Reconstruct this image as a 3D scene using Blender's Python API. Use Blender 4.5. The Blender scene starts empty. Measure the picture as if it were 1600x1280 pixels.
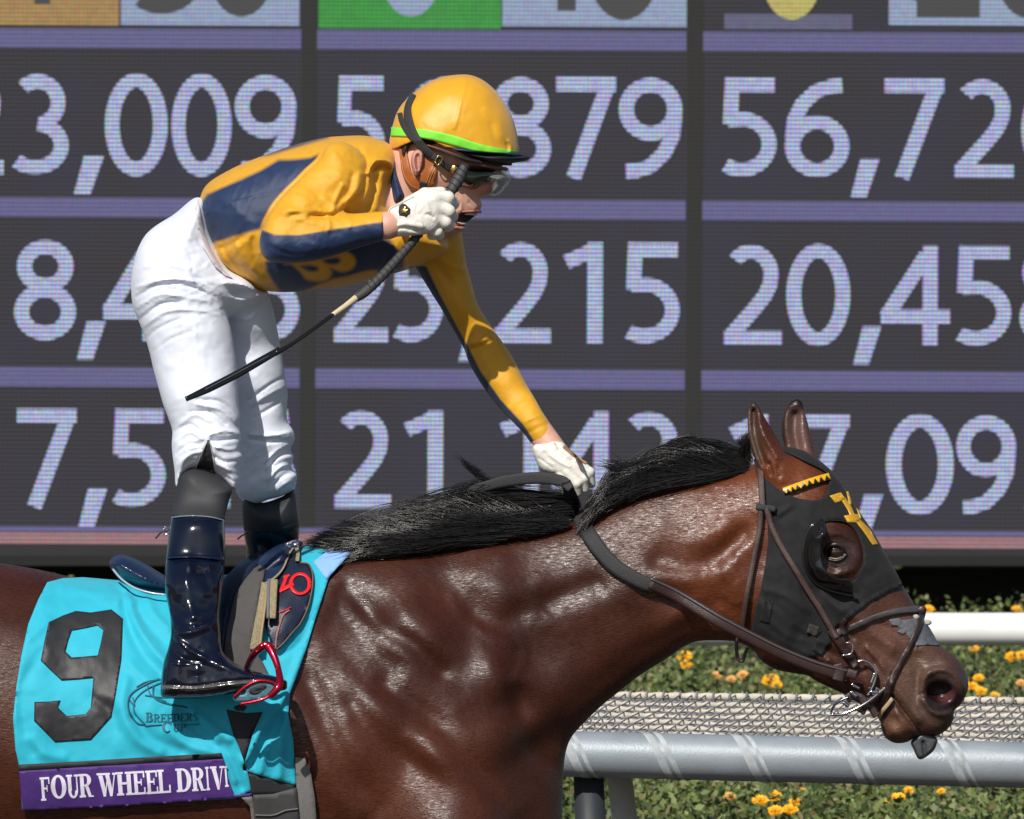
import bpy, math, time
import numpy as np
from mathutils import Vector
from mathutils.geometry import delaunay_2d_cdt
rng = np.random.default_rng(7)
SC = bpy.context.scene
COL = SC.collection
# ------------------------------------------------------------------ camera, sky, sun
D0, FPX, ZC, HY = 25.0, 20000.0, 2.195, 380.0      # distance to the horse, focal length in photo pixels, eye height, horizon row
cam = bpy.data.cameras.new('camera'); cam_ob = bpy.data.objects.new('camera', cam); COL.objects.link(cam_ob)
cam_ob.location = (0, -D0, ZC); cam_ob.rotation_euler = (math.pi/2, 0, 0)
cam.sensor_width = 36; cam.sensor_fit = 'HORIZONTAL'; cam.lens = 36*FPX/1600
cam.shift_y = -(640-HY)/1600
cam.clip_start = 1; cam.clip_end = 2000
cam.dof.use_dof = True; cam.dof.focus_distance = D0-0.1; cam.dof.aperture_fstop = 37
SC.camera = cam_ob
SUN = Vector((0.35, 1.0, -0.90)).normalized()
w = bpy.data.worlds.new('World'); SC.world = w; w.use_nodes = True
nt = w.node_tree; nt.nodes.clear()
sky = nt.nodes.new('ShaderNodeTexSky'); sky.sky_type = 'NISHITA'; sky.sun_disc = False
sky.sun_elevation = math.asin(-SUN.z); sky.sun_rotation = math.atan2(-SUN.x, -SUN.y)
bg = nt.nodes.new('ShaderNodeBackground'); bg.inputs['Strength'].default_value = 0.07
wo = nt.nodes.new('ShaderNodeOutputWorld')
nt.links.new(sky.outputs[0], bg.inputs[0]); nt.links.new(bg.outputs[0], wo.inputs[0])
sun = bpy.data.lights.new('sun', 'SUN'); sun.energy = 4.5; sun.angle = math.radians(0.5); sun.color = (1, 0.95, 0.88)
sun_ob = bpy.data.objects.new('sun', sun); COL.objects.link(sun_ob)
sun_ob.rotation_euler = SUN.to_track_quat('-Z', 'Y').to_euler()
SC.view_settings.view_transform = 'Standard'; SC.view_settings.look = 'None'
SC.view_settings.exposure = 0.0; SC.view_settings.gamma = 1
# ------------------------------------------------------------------ helpers
def P(px, py, y):
    """photo column, photo row and depth behind the horse's middle plane (m) -> world"""
    k = (D0+np.asarray(y, float))/FPX
    px = np.asarray(px, float); py = np.asarray(py, float)
    return np.stack(np.broadcast_arrays((px-800)*k, np.asarray(y, float)+0*px, ZC-(py-HY)*k), -1)
def zoom(ox, oy, s):
    return lambda *pts: [(ox+a/s, oy+b/s) for a, b in pts]
zA = zoom(560, 90, 4); zH = zoom(1120, 600, 3.0476); zM = zoom(1120, 860, 3.657); zB = zoom(200, 680, 2.845)
zT = zoom(0, 860, 3.048); zS = zoom(280, 190, 4); zL = zoom(180, 300, 2.559); zF = zoom(640, 360, 2.909)
zN = zoom(480, 680, 2.1333); zR = zoom(860, 940, 2.162); zP = zoom(360, 820, 4.265)

def tag(o, label=None, cat=None, group=None, kind=None):
    for k, v in (('label', label), ('category', cat), ('group', group), ('kind', kind)):
        if v: o[k] = v
    return o
def thing(name, label, cat, loc=(0, 0, 0), group=None):
    o = bpy.data.objects.new(name, None); COL.objects.link(o); o.location = loc
    o.empty_display_size = 0.1
    return tag(o, label, cat, group)
def rootloc(p):
    q = None
    x = Vector((0, 0, 0))
    while p is not None: x += p.location; p = p.parent
    return x
def mesh_obj(name, V, polys, mat, parent=None, col=None, smooth=True, uv=None):
    """polys: list of int arrays (n,k)"""
    V = np.asarray(V, float)
    if parent is not None: V = V-np.array(rootloc(parent))
    me = bpy.data.meshes.new(name)
    polys = [np.asarray(p, np.int32) for p in polys if len(p)]
    me.vertices.add(len(V)); me.vertices.foreach_set('co', V.astype(np.float32).ravel())
    nl = sum(p.size for p in polys); npl = sum(len(p) for p in polys)
    me.loops.add(nl); me.polygons.add(npl)
    me.loops.foreach_set('vertex_index', np.concatenate([p.ravel() for p in polys]))
    tot = np.concatenate([np.full(len(p), p.shape[1], np.int32) for p in polys])
    me.polygons.foreach_set('loop_start', np.concatenate([[0], np.cumsum(tot)[:-1]]).astype(np.int32))
    me.polygons.foreach_set('loop_total', tot)
    me.polygons.foreach_set('use_smooth', np.full(npl, smooth))
    me.update(calc_edges=True); me.validate()
    if col is not None:
        a = me.color_attributes.new('COL', 'FLOAT_COLOR', 'POINT')
        c = np.ones((len(V), 4), np.float32); c[:, :3] = col
        a.data.foreach_set('color', c.ravel())
    if mat: me.materials.append(mat)
    o = bpy.data.objects.new(name, me); COL.objects.link(o)
    if parent is not None: o.parent = parent
    return o
class MB:
    """collects pieces for one mesh"""
    def __init__(s): s.V = []; s.P = {}; s.n = 0; s.C = []
    def add(s, V, polys, col=None):
        V = np.asarray(V, float)
        for p in polys:
            p = np.asarray(p, np.int32)
            if len(p): s.P.setdefault(p.shape[1], []).append(p+s.n)
        s.V.append(V); s.n += len(V)
        if col is not None: s.C.append(np.broadcast_to(np.asarray(col, float), (len(V), 3)))
        return s
    def obj(s, name, mat, parent=None, smooth=True):
        return mesh_obj(name, np.concatenate(s.V), [np.concatenate(v) for v in s.P.values()], mat, parent,
                        np.concatenate(s.C) if s.C else None, smooth)
# -------- materials
def mat(name, color=(0.5, 0.5, 0.5), rough=0.5, spec=0.5, metal=0, coat=0, coat_rough=0.05, sheen=0, attr=False, var=0.0, vscale=8,
        bump=0.0, bscale=300, bstretch=None, bump2=0.0, b2scale=20, trans=0, emis=None, rvar=0.0, alpha=1, sub=0, dist=0.002, hairy=0.0):
    m = bpy.data.materials.new(name); m.use_nodes = True
    n = m.node_tree.nodes; L = m.node_tree.links; b = n['Principled BSDF']
    b.inputs['Base Color'].default_value = (*color, 1); b.inputs['Roughness'].default_value = rough
    b.inputs['Specular IOR Level'].default_value = spec; b.inputs['Metallic'].default_value = metal
    b.inputs['Coat Weight'].default_value = coat; b.inputs['Coat Roughness'].default_value = coat_rough
    b.inputs['Sheen Weight'].default_value = sheen; b.inputs['Transmission Weight'].default_value = trans
    b.inputs['Alpha'].default_value = alpha
    if sub: b.inputs['Subsurface Weight'].default_value = sub; b.inputs['Subsurface Scale'].default_value = 0.01
    tc = n.new('ShaderNodeTexCoord')
    src = None
    if attr:
        a = n.new('ShaderNodeAttribute'); a.attribute_name = 'COL'; src = a.outputs['Color']
    else:
        r = n.new('ShaderNodeRGB'); r.outputs[0].default_value = (*color, 1); src = r.outputs[0]
    if var:
        nz = n.new('ShaderNodeTexNoise'); nz.inputs['Scale'].default_value = vscale; nz.inputs['Detail'].default_value = 5
        nz.inputs['Roughness'].default_value = 0.6
        L.new(tc.outputs['Object'], nz.inputs['Vector'])
        mr = n.new('ShaderNodeMapRange'); mr.inputs['From Min'].default_value = 0.3; mr.inputs['From Max'].default_value = 0.7
        mr.inputs['To Min'].default_value = 1-var; mr.inputs['To Max'].default_value = 1+var
        L.new(nz.outputs['Fac'], mr.inputs['Value'])
        vm = n.new('ShaderNodeVectorMath'); vm.operation = 'SCALE'
        L.new(src, vm.inputs[0]); L.new(mr.outputs[0], vm.inputs['Scale']); src = vm.outputs[0]
        if rvar:
            m2 = n.new('ShaderNodeMapRange'); m2.inputs['From Min'].default_value = 0.3; m2.inputs['From Max'].default_value = 0.7
            m2.inputs['To Min'].default_value = rough-rvar; m2.inputs['To Max'].default_value = rough+rvar
            L.new(nz.outputs['Fac'], m2.inputs['Value']); L.new(m2.outputs[0], b.inputs['Roughness'])
    if hairy:       # short combed hair: streaky gloss and flecks of colour
        mp = n.new('ShaderNodeMapping'); mp.inputs['Rotation'].default_value = (0, 0.8, 0); mp.inputs['Scale'].default_value = (0.16, 1, 1.0)
        L.new(tc.outputs['Object'], mp.inputs['Vector'])
        hz = n.new('ShaderNodeTexNoise'); hz.inputs['Scale'].default_value = 420; hz.inputs['Detail'].default_value = 4; hz.inputs['Roughness'].default_value = 0.7
        L.new(mp.outputs[0], hz.inputs['Vector'])
        m3 = n.new('ShaderNodeMapRange'); m3.inputs['From Min'].default_value = 0.35; m3.inputs['From Max'].default_value = 0.65
        m3.inputs['To Min'].default_value = -hairy; m3.inputs['To Max'].default_value = hairy; L.new(hz.outputs['Fac'], m3.inputs['Value'])
        ad = n.new('ShaderNodeMath'); ad.operation = 'ADD'; L.new(m3.outputs[0], ad.inputs[0])
        if rvar: L.new(m2.outputs[0], ad.inputs[1])
        else: ad.inputs[1].default_value = rough
        L.new(ad.outputs[0], b.inputs['Roughness'])
        sp = n.new('ShaderNodeMapRange'); sp.inputs['From Min'].default_value = -hairy; sp.inputs['From Max'].default_value = hairy; sp.inputs['To Min'].default_value = spec*1.7; sp.inputs['To Max'].default_value = spec*0.4
        L.new(m3.outputs[0], sp.inputs['Value']); L.new(sp.outputs[0], b.inputs['Specular IOR Level'])
        v2 = n.new('ShaderNodeVectorMath'); v2.operation = 'SCALE'; mc = n.new('ShaderNodeMapRange'); mc.inputs['From Min'].default_value = -hairy; mc.inputs['From Max'].default_value = hairy; mc.inputs['To Min'].default_value = 1.35; mc.inputs['To Max'].default_value = 0.7
        L.new(m3.outputs[0], mc.inputs['Value']); L.new(src, v2.inputs[0]); L.new(mc.outputs[0], v2.inputs['Scale']); src = v2.outputs[0]
    L.new(src, b.inputs['Base Color'])
    last = None
    for (bs, sc, st) in ((bump2, b2scale, None), (bump, bscale, bstretch)):
        if not bs: continue
        nz = n.new('ShaderNodeTexNoise'); nz.inputs['Scale'].default_value = sc; nz.inputs['Detail'].default_value = 3
        if st:
            mp = n.new('ShaderNodeMapping'); mp.inputs['Scale'].default_value = st[:3]
            if len(st) > 3: mp.inputs['Rotation'].default_value = (0, st[3], 0)
            L.new(tc.outputs['Object'], mp.inputs['Vector']); L.new(mp.outputs[0], nz.inputs['Vector'])
        else: L.new(tc.outputs['Object'], nz.inputs['Vector'])
        bp = n.new('ShaderNodeBump'); bp.inputs['Strength'].default_value = bs; bp.inputs['Distance'].default_value = dist
        L.new(nz.outputs['Fac'], bp.inputs['Height'])
        if last: L.new(last, bp.inputs['Normal'])
        last = bp.outputs[0]
    if last: L.new(last, b.inputs['Normal'])
    return m
# -------- 2D helpers
def spline(pts, n=8, closed=False):
    p = np.asarray(pts, float)
    if len(p) < 3: 
        t = np.linspace(0, 1, n+1)[:, None]; return p[0]+(p[1]-p[0])*t
    if closed: q = np.concatenate([p[-1:], p, p[:2]]); m = len(p)
    else: q = np.concatenate([[2*p[0]-p[1]], p, [2*p[-1]-p[-2]]]); m = len(p)-1
    out = []
    for i in range(m):
        a, b, c, d = q[i:i+4]
        t = np.linspace(0, 1, n, endpoint=False)[:, None]
        out.append(0.5*((2*b)+(-a+c)*t+(2*a-5*b+4*c-d)*t*t+(-a+3*b-3*c+d)*t**3))
    o = np.concatenate(out)
    return o if closed else np.concatenate([o, p[-1:]])
def segdist(X, Y, poly, closed):
    p = np.asarray(poly, float)
    a = p; b = np.roll(p, -1, 0)
    if not closed: a = p[:-1]; b = p[1:]
    X = np.asarray(X, float); sh = X.shape; x = X.ravel(); y = np.asarray(Y, float).ravel()
    best = np.full(x.shape, 1e18); ins = np.zeros(x.shape, bool)
    for (x0, y0), (x1, y1) in zip(a, b):
        dx, dy = x1-x0, y1-y0; L2 = dx*dx+dy*dy+1e-12
        t = np.clip(((x-x0)*dx+(y-y0)*dy)/L2, 0, 1)
        d = (x-x0-t*dx)**2+(y-y0-t*dy)**2
        np.minimum(best, d, out=best)
        if closed and y0 != y1:
            c = ((y0 > y) != (y1 > y)) & (x < (x1-x0)*(y-y0)/(y1-y0)+x0)
            ins ^= c
    d = np.sqrt(best)
    if closed: d = np.where(ins, d, -d)
    return d.reshape(sh)
def relief(X, Y, lst):
    out = np.zeros(np.shape(X))
    for pts, wd, amp in lst:
        pts = np.asarray(pts, float)
        if len(pts) == 1: d = np.hypot(X-pts[0, 0], Y-pts[0, 1])
        else:
            pts = spline(pts, 4)
            m = 3.2*wd; sel = (X > pts[:, 0].min()-m) & (X < pts[:, 0].max()+m) & (Y > pts[:, 1].min()-m) & (Y < pts[:, 1].max()+m)
            d = np.full(np.shape(X), 1e6)
            if sel.any(): d[sel] = segdist(np.asarray(X)[sel], np.asarray(Y)[sel], pts, False)
        out += amp*np.exp(-(d/wd)**2)
    return out
def vnoise(X, Y, scale, seed=0, octaves=3):
    r = np.random.default_rng(seed); out = 0*np.asarray(X, float); a = 1.0
    for o in range(octaves):
        g = r.standard_normal((64, 64)); u = np.asarray(X)/scale; v = np.asarray(Y)/scale
        i = np.floor(u).astype(int); j = np.floor(v).astype(int); fu = u-i; fv = v-j
        fu = fu*fu*(3-2*fu); fv = fv*fv*(3-2*fv)
        G = lambda a_, b_: g[a_ % 64, b_ % 64]
        out = out+a*((G(i, j)*(1-fu)+G(i+1, j)*fu)*(1-fv)+(G(i, j+1)*(1-fu)+G(i+1, j+1)*fu)*fv)
        a *= 0.5; scale = scale/2
    return out
def wrk(X, Y, ax, ay, rot, scale, seed):
    c, s_ = math.cos(rot), math.sin(rot); U = (X*c+Y*s_)*ax; V = (-X*s_+Y*c)*ay
    n = vnoise(U, V, scale, seed, 2); return (1-np.clip(np.abs(n)*1.3, 0, 1))**2
class Sh:
    """a rounded solid from a side outline: W half thickness (m), R edge rounding (px), y0 middle depth (m) at control points"""
    def __init__(s, poly, ctrl, rel=(), smooth=True, n=6, fold=None, both=False, clip=None, ra=1.0, rw=1.0):
        s.poly = spline(poly, n, True) if smooth else np.asarray(poly, float)
        s.ctrl = np.array([(c+(0.0,))[:5] if len(c) < 5 else c for c in ctrl], float); s.rel = [(a, b*rw, c*ra) for a, b, c in rel]; s.clip = clip; s.fold = fold; s.both = both
    def ev(s, X, Y, off=0.0):
        d = segdist(X, Y, s.poly, True)
        ws = 0; acc = 0
        for c in s.ctrl:
            k = 1/((X-c[0])**2+(Y-c[1])**2+400)**1.5
            ws = ws+k; acc = acc+k[..., None]*c[2:5]
        acc = acc/ws[..., None]
        W, R, y0 = acc[..., 0]+off, acc[..., 1], acc[..., 2]
        r = relief(X, Y, s.rel) if s.rel else 0*W
        if s.fold is not None: r = r+s.fold(X, Y)
        if s.both: W = W+r
        else: W = W+r/2; y0 = y0-r/2
        W = np.maximum(W, 0.004)
        u = (d+off*800)/R
        q = np.where(u < 0, 2*u, np.where(u < 1, 2*u-u*u, 1.0))
        return q, W, y0
def near(shapes, X, Y, off=0.0):
    X = np.asarray(X, float); Y = np.asarray(Y, float)
    best = None
    for s in shapes:
        q, W, y0 = s.ev(X, Y, off)
        y = y0-W*np.sqrt(np.maximum(q, 0)); y = np.where(q <= 0, 0.5, y)
        best = y if best is None else np.minimum(best, y)
    return np.where(best >= 0.4, 0.0, best)
def smax(a, b, k):
    if k <= 0: return np.maximum(a, b)
    h = np.maximum(k-np.abs(a-b), 0)/k
    return np.maximum(a, b)+h*h*k*0.25
def build_field(box, h, shapes, k=0.01, caps=(), kc=0.01, subs=(), clips=(), ks=None):
    x0, x1, yt, yb, d0, d1 = box
    if isinstance(h, tuple): xs, ys, ds = h
    else: xs = np.arange(x0, x1+h, h); ys = np.arange(yt, yb+h, h); hm = h/800; ds = np.arange(d0, d1+hm, hm)
    X, Y = np.meshgrid(xs, ys, indexing='ij')
    F = None; dd = ds[None, None, :].astype(np.float32)
    for i, s in enumerate(shapes):
        q, W, y0 = s.ev(X, Y)
        f = (q.astype(np.float32)[..., None]-((dd-y0.astype(np.float32)[..., None])/W.astype(np.float32)[..., None])**2)*(W*0.5).astype(np.float32)[..., None]
        f = np.maximum(f, -0.05)
        if s.clip is not None: f = np.minimum(f, (segdist(X, Y, s.clip, True)/800).astype(np.float32)[..., None])
        F = f if F is None else smax(F, f, (ks[i] if ks else k))
    if F is None: F = np.full((len(xs), len(ys), len(ds)), -0.05, np.float32)
    for c in caps:
        (ax, ay, az), (bx, by, bz), ra, rb = c
        A = np.array([ax/800, ay/800, az]); B = np.array([bx/800, by/800, bz]); m = max(ra, rb)+2*kc+0.01
        lo = np.minimum(A, B)-m; hi = np.maximum(A, B)+m
        i0, i1 = np.searchsorted(xs/800, [lo[0], hi[0]]); j0, j1 = np.searchsorted(ys/800, [lo[1], hi[1]]); k0, k1 = np.searchsorted(ds, [lo[2], hi[2]])
        if i1 <= i0 or j1 <= j0 or k1 <= k0: continue
        gx = (xs[i0:i1]/800)[:, None, None]; gy = (ys[j0:j1]/800)[None, :, None]; gz = ds[k0:k1][None, None, :]
        ab = B-A; t = np.clip(((gx-A[0])*ab[0]+(gy-A[1])*ab[1]+(gz-A[2])*ab[2])/(ab@ab+1e-12), 0, 1)
        dist = np.sqrt((gx-A[0]-t*ab[0])**2+(gy-A[1]-t*ab[1])**2+(gz-A[2]-t*ab[2])**2)
        f = (ra+(rb-ra)*t-dist).astype(np.float32)
        F[i0:i1, j0:j1, k0:k1] = smax(F[i0:i1, j0:j1, k0:k1], f, kc)
    for (cx, cy, cz, rx, ry, rz, kk) in subs:
        g = (np.sqrt(((xs[:, None, None]-cx)/rx)**2+((ys[None, :, None]-cy)/ry)**2+((ds[None, None, :]-cz)/rz)**2)-1)*min(rx/800, ry/800, rz)
        F = -smax(-F, -g.astype(np.float32), kk)
    for c in clips:
        F = np.minimum(F, (segdist(X, Y, c, True)/800).astype(np.float32)[..., None])
    return F, (xs, ys, ds)
def surface_nets(F, axes, iters=2):
    s = F > 0
    nx, ny, nz = F.shape
    cnt = np.zeros((nx-1, ny-1, nz-1), np.uint8)
    for a in (0, 1):
        for b in (0, 1):
            for c in (0, 1): cnt += s[a:nx-1+a, b:ny-1+b, c:nz-1+c]
    act = (cnt > 0) & (cnt < 8)
    idx = np.argwhere(act); ids = np.full(act.shape, -1, np.int32); ids[tuple(idx.T)] = np.arange(len(idx))
    pos = np.zeros((len(idx), 3)); n = np.zeros(len(idx))
    cor = [(a, b, c) for a in (0, 1) for b in (0, 1) for c in (0, 1)]
    vals = {c: F[idx[:, 0]+c[0], idx[:, 1]+c[1], idx[:, 2]+c[2]] for c in cor}
    for a in cor:
        for ax in range(3):
            if a[ax]: continue
            b = list(a); b[ax] = 1; b = tuple(b)
            fa, fb = vals[a], vals[b]; cr = (fa > 0) != (fb > 0)
            t = np.where(cr, fa/np.where(cr, fa-fb, 1), 0)
            p = np.array(a, float)[None, :].repeat(len(idx), 0); p[:, ax] = t
            pos += p*cr[:, None]; n += cr
    V = idx+pos/n[:, None]
    quads = []
    for ax in range(3):
        o = [k for k in range(3) if k != ax]
        sl0 = [slice(None)]*3; sl1 = [slice(None)]*3; sl0[ax] = slice(0, -1); sl1[ax] = slice(1, None)
        for k in o: sl0[k] = slice(1, -1); sl1[k] = slice(1, -1)
        A = s[tuple(sl0)]; B = s[tuple(sl1)]
        e = np.argwhere(A != B)
        if not len(e): continue
        flip = A[tuple(e.T)]
        for k in o: e[:, k] += 1
        def cid(d1, d2):
            q = e.copy(); q[:, o[0]] -= d1; q[:, o[1]] -= d2
            return ids[q[:, 0], q[:, 1], q[:, 2]]
        Q = np.stack([cid(1, 1), cid(0, 1), cid(0, 0), cid(1, 0)], 1)
        if ax == 1: flip = ~flip
        Q[flip] = Q[flip][:, ::-1]
        quads.append(Q)
    Q = np.concatenate(quads); Q = Q[(Q >= 0).all(1)]
    for _ in range(iters):
        a = np.concatenate([Q[:, 0], Q[:, 1], Q[:, 2], Q[:, 3]]); b = np.concatenate([Q[:, 1], Q[:, 2], Q[:, 3], Q[:, 0]])
        dg = np.bincount(a, minlength=len(V))+np.bincount(b, minlength=len(V)); dg = np.maximum(dg, 1)
        for lam in (0.5, -0.52):
            S = np.stack([np.bincount(a, V[b, k], len(V))+np.bincount(b, V[a, k], len(V)) for k in range(3)], 1)/dg[:, None]
            V = V+lam*(S-V)
    px, py, y = [np.interp(V[:, k], np.arange(len(axes[k])), axes[k]) for k in range(3)]
    W = P(px, py, y)
    q = W[Q]; vol = np.einsum('ij,ij->i', q[:, 0], np.cross(q[:, 1], q[:, 2])).sum()+np.einsum('ij,ij->i', q[:, 0], np.cross(q[:, 2], q[:, 3])).sum()
    if vol < 0: Q = Q[:, ::-1]
    return W, Q, px, py, y
def solid(name, parent, material, box, h, shapes, colfn=None, iters=2, **kw):
    F, axes = build_field(box, h, shapes, **kw)
    W, Q, px, py, y = surface_nets(F, axes, iters)
    return mesh_obj(name, W, [Q], material, parent, None if colfn is None else colfn(px, py, y))
def sheet(name, poly, depth, material, parent, thick=0.004, h=6, holes=(), smooth=False, colfn=None, mirror=False, mb=None, n=5):
    """a cloth or leather piece cut to an outline and laid over a surface; depth(px,py)->y of its outer face"""
    poly = spline(poly, n, True) if smooth else np.asarray(poly, float)
    def resamp(p):
        out = []
        for a, b in zip(p, np.roll(p, -1, 0)):
            k = max(1, int(round(np.hypot(*(b-a))/h))); out.append(a+(b-a)*np.linspace(0, 1, k, endpoint=False)[:, None])
        return np.concatenate(out)
    loops = [resamp(poly)]+[resamp(spline(x, n, True) if smooth else np.asarray(x, float)) for x in holes]
    gx = np.arange(poly[:, 0].min(), poly[:, 0].max(), h); gy = np.arange(poly[:, 1].min(), poly[:, 1].max(), h*0.87)
    X, Y = np.meshgrid(gx, gy); X = X+(np.arange(len(gy))[:, None] % 2)*h/2
    def inside(x, y):
        d = segdist(x, y, loops[0], True)
        for l in loops[1:]: d = np.minimum(d, -segdist(x, y, l, True))
        return d
    d = inside(X, Y); pts = np.stack([X[d > h*0.55], Y[d > h*0.55]], 1)
    edges = []; base = 0
    for l in loops:
        m = len(l); edges += [(base+i, base+(i+1) % m) for i in range(m)]; base += m
    allp = np.concatenate(loops+[pts])
    r = delaunay_2d_cdt([Vector(p) for p in allp], edges, [], 0, 1e-5)
    V2 = np.array([tuple(v) for v in r[0]]); T = np.array([list(f) for f in r[2] if len(f) == 3], int)
    c = V2[T].mean(1); T = T[inside(c[:, 0], c[:, 1]) > 0]
    px, py = V2[:, 0], V2[:, 1]; y = depth(px, py)
    front = P(px, py, y); back = P(px, py, np.minimum(y+thick, np.maximum(y, 0)+thick))
    e = np.concatenate([T[:, [0, 1]], T[:, [1, 2]], T[:, [2, 0]]]); key = np.sort(e, 1); kk = key[:, 0]*len(V2)+key[:, 1]
    u, inv, cn = np.unique(kk, return_inverse=True, return_counts=True); be = e[cn[inv] == 1]
    nV = len(V2); V = np.concatenate([front, back]); tris = np.concatenate([T, T[:, ::-1]+nV])
    side = np.stack([be[:, 1], be[:, 0], be[:, 0]+nV, be[:, 1]+nV], 1)
    # orientation: front faces must look at the camera (-y)
    nrm = np.cross(V[T[:, 1]]-V[T[:, 0]], V[T[:, 2]]-V[T[:, 0]])[:, 1].sum()
    if nrm > 0: tris = tris[:, ::-1]; side = side[:, ::-1]
    C = None
    if colfn is not None: C = np.tile(colfn(px, py, y), (2, 1))
    if mirror:
        V2_ = V.copy(); k = (D0-V[:, 1])/(D0+V[:, 1]); V2_ = V*1.0; V2_[:, 1] *= -1; V2_[:, 0] *= k; V2_[:, 2] = ZC+(V[:, 2]-ZC)*k
        V2_ = np.where(True, V2_, V2_)
        tris = np.concatenate([tris, tris[:, ::-1]+len(V)]); side = np.concatenate([side, side[:, ::-1]+len(V)])
        V = np.concatenate([V, V2_])
        if C is not None: C = np.tile(C, (2, 1))
    if mb is not None: mb.add(V, [tris, side], C); return None
    return mesh_obj(name, V, [tris, side], material, parent, C)
def frames(p):
    t = np.gradient(p, axis=0); t /= np.linalg.norm(t, axis=1)[:, None]+1e-12
    up = np.array([0.13, -0.9, 0.4]); up /= np.linalg.norm(up)
    s = np.cross(t, up); s /= np.linalg.norm(s, axis=1)[:, None]+1e-9
    return t, s, np.cross(s, t)
def tube_geo(p, r, n=10, cap=True):
    p = np.asarray(p, float); r = np.broadcast_to(r, len(p)).astype(float)
    t, a, b = frames(p); th = np.linspace(0, 2*np.pi, n, endpoint=False)
    V = p[:, None]+r[:, None, None]*(np.cos(th)[None, :, None]*a[:, None]+np.sin(th)[None, :, None]*b[:, None])
    V = V.reshape(-1, 3); m = len(p)
    i = np.arange(m-1)[:, None]*n; j = np.arange(n)[None, :]; j2 = (j+1) % n
    Q = np.stack([i+j, i+j2, i+n+j2, i+n+j], -1).reshape(-1, 4)
    polys = [Q]
    if cap:
        V = np.concatenate([V, p[:1], p[-1:]]); k = m*n
        j = np.arange(n); j2 = (j+1) % n
        polys.append(np.concatenate([np.stack([j2, j, j*0+k], 1), np.stack([(m-1)*n+j, (m-1)*n+j2, j*0+k+1], 1)]))
    return V, polys
def tube3(name, pts, r, material, parent, n=10, sm=8, mb=None, col=None, closed=False):
    """pts: (px,py,y)"""
    q = spline(pts, sm, closed) if sm else np.asarray(pts, float)
    if closed: q = np.concatenate([q, q[:2]])
    if np.ndim(r): r = np.interp(np.linspace(0, 1, len(q)), np.linspace(0, 1, len(r)), r)
    V, p = tube_geo(P(q[:, 0], q[:, 1], q[:, 2]), r, n)
    if mb is not None: mb.add(V, p, col); return None
    return mesh_obj(name, V, p, material, parent)
def strap(name, pts, width, depth, material, parent, off=0.004, thick=0.004, sm=8, bulge=0.0015, mb=None, m=6, ys=None, colfn=None):
    """a band laid along a line; depth(px,py) or a list ys of depths per point"""
    pts = np.asarray(pts, float); q = spline(pts, sm)
    u = np.linspace(0, 1, len(q))
    if np.ndim(width): width = np.interp(u, np.linspace(0, 1, len(width)), width)
    t = np.gradient(q[:, :2], axis=0); t /= np.linalg.norm(t, axis=1)[:, None]; nrm = np.stack([-t[:, 1], t[:, 0]], 1)
    v = np.linspace(-1, 1, m)
    G = q[:, None, :2]+nrm[:, None]*(v[None, :, None]*(np.broadcast_to(width, len(q))/2)[:, None, None])
    if q.shape[1] > 2: y = np.repeat(q[:, 2][:, None], m, 1)
    else: y = depth(G[..., 0], G[..., 1])-off
    y = y-bulge*(1-v**4)[None]
    f = P(G[..., 0], G[..., 1], y).reshape(-1, 3); b = P(G[..., 0], G[..., 1], y+thick+bulge*(1-v**4)[None]).reshape(-1, 3)
    N = len(q); i = np.arange(N-1)[:, None]*m; j = np.arange(m-1)[None]
    Q = np.stack([i+j, i+j+1, i+m+j+1, i+m+j], -1).reshape(-1, 4); K = N*m
    i = np.arange(N-1)*m
    s1 = np.stack([i, i+m, i+m+K, i+K], 1); s2 = np.stack([i+m-1, i+K+m-1, i+K+2*m-1, i+2*m-1], 1)
    j = np.arange(m-1)
    e1 = np.stack([j, j+K, j+1+K, j+1], 1); o = (N-1)*m; e2 = np.stack([o+j, o+j+1, o+j+1+K, o+j+K], 1)
    V = np.concatenate([f, b]); polys = np.concatenate([Q, Q[:, ::-1]+K, s1, s2, e1, e2])
    C = None
    if colfn is not None:
        c = colfn(np.repeat(u, m), np.tile(v, N)); C = np.tile(c, (2, 1))
    if mb is not None: mb.add(V, [polys], C); return None
    return mesh_obj(name, V, [polys], material, parent, C)
def box_geo(x0, x1, y0, y1, z0, z1):
    V = [(x, y, z) for x in (x0, x1) for y in (y0, y1) for z in (z0, z1)]
    return V, [[(0, 1, 3, 2), (4, 6, 7, 5), (0, 4, 5, 1), (2, 3, 7, 6), (0, 2, 6, 4), (1, 5, 7, 3)]]
def inpoly(px, py, poly, soft=1.5):
    return np.clip(segdist(px, py, poly, True)/soft*0.5+0.5, 0, 1)
def mix(a, b, t): return a*(1-t[:, None])+np.asarray(b, float)*t[:, None]
_t0 = time.time()
def lap(s): print('%-18s %.1fs' % (s, time.time()-_t0))
# ------------------------------------------------------------------ setting
m_dirt = mat('track_dirt', (0.065, 0.05, 0.04), 0.95, var=0.2, vscale=3, bump=0.6, bscale=60, dist=0.01)
m_soil = mat('bed_soil', (0.035, 0.03, 0.018), 0.95, var=0.3, vscale=5, bump=0.6, bscale=30, dist=0.02)
m_grass = mat('turf', (0.05, 0.085, 0.02), 0.9, var=0.3, vscale=2, bump=0.7, bscale=90, dist=0.02)
tag(MB().add(*box_geo(-400, 400, -200, 4.2, -0.5, 0)).obj('dirt_track', m_dirt, smooth=False), kind='structure')
tag(MB().add(*box_geo(-800, 800, 4.2, 1500, -0.5, 0.004)).obj('infield_turf', m_grass, smooth=False), kind='structure')
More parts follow.
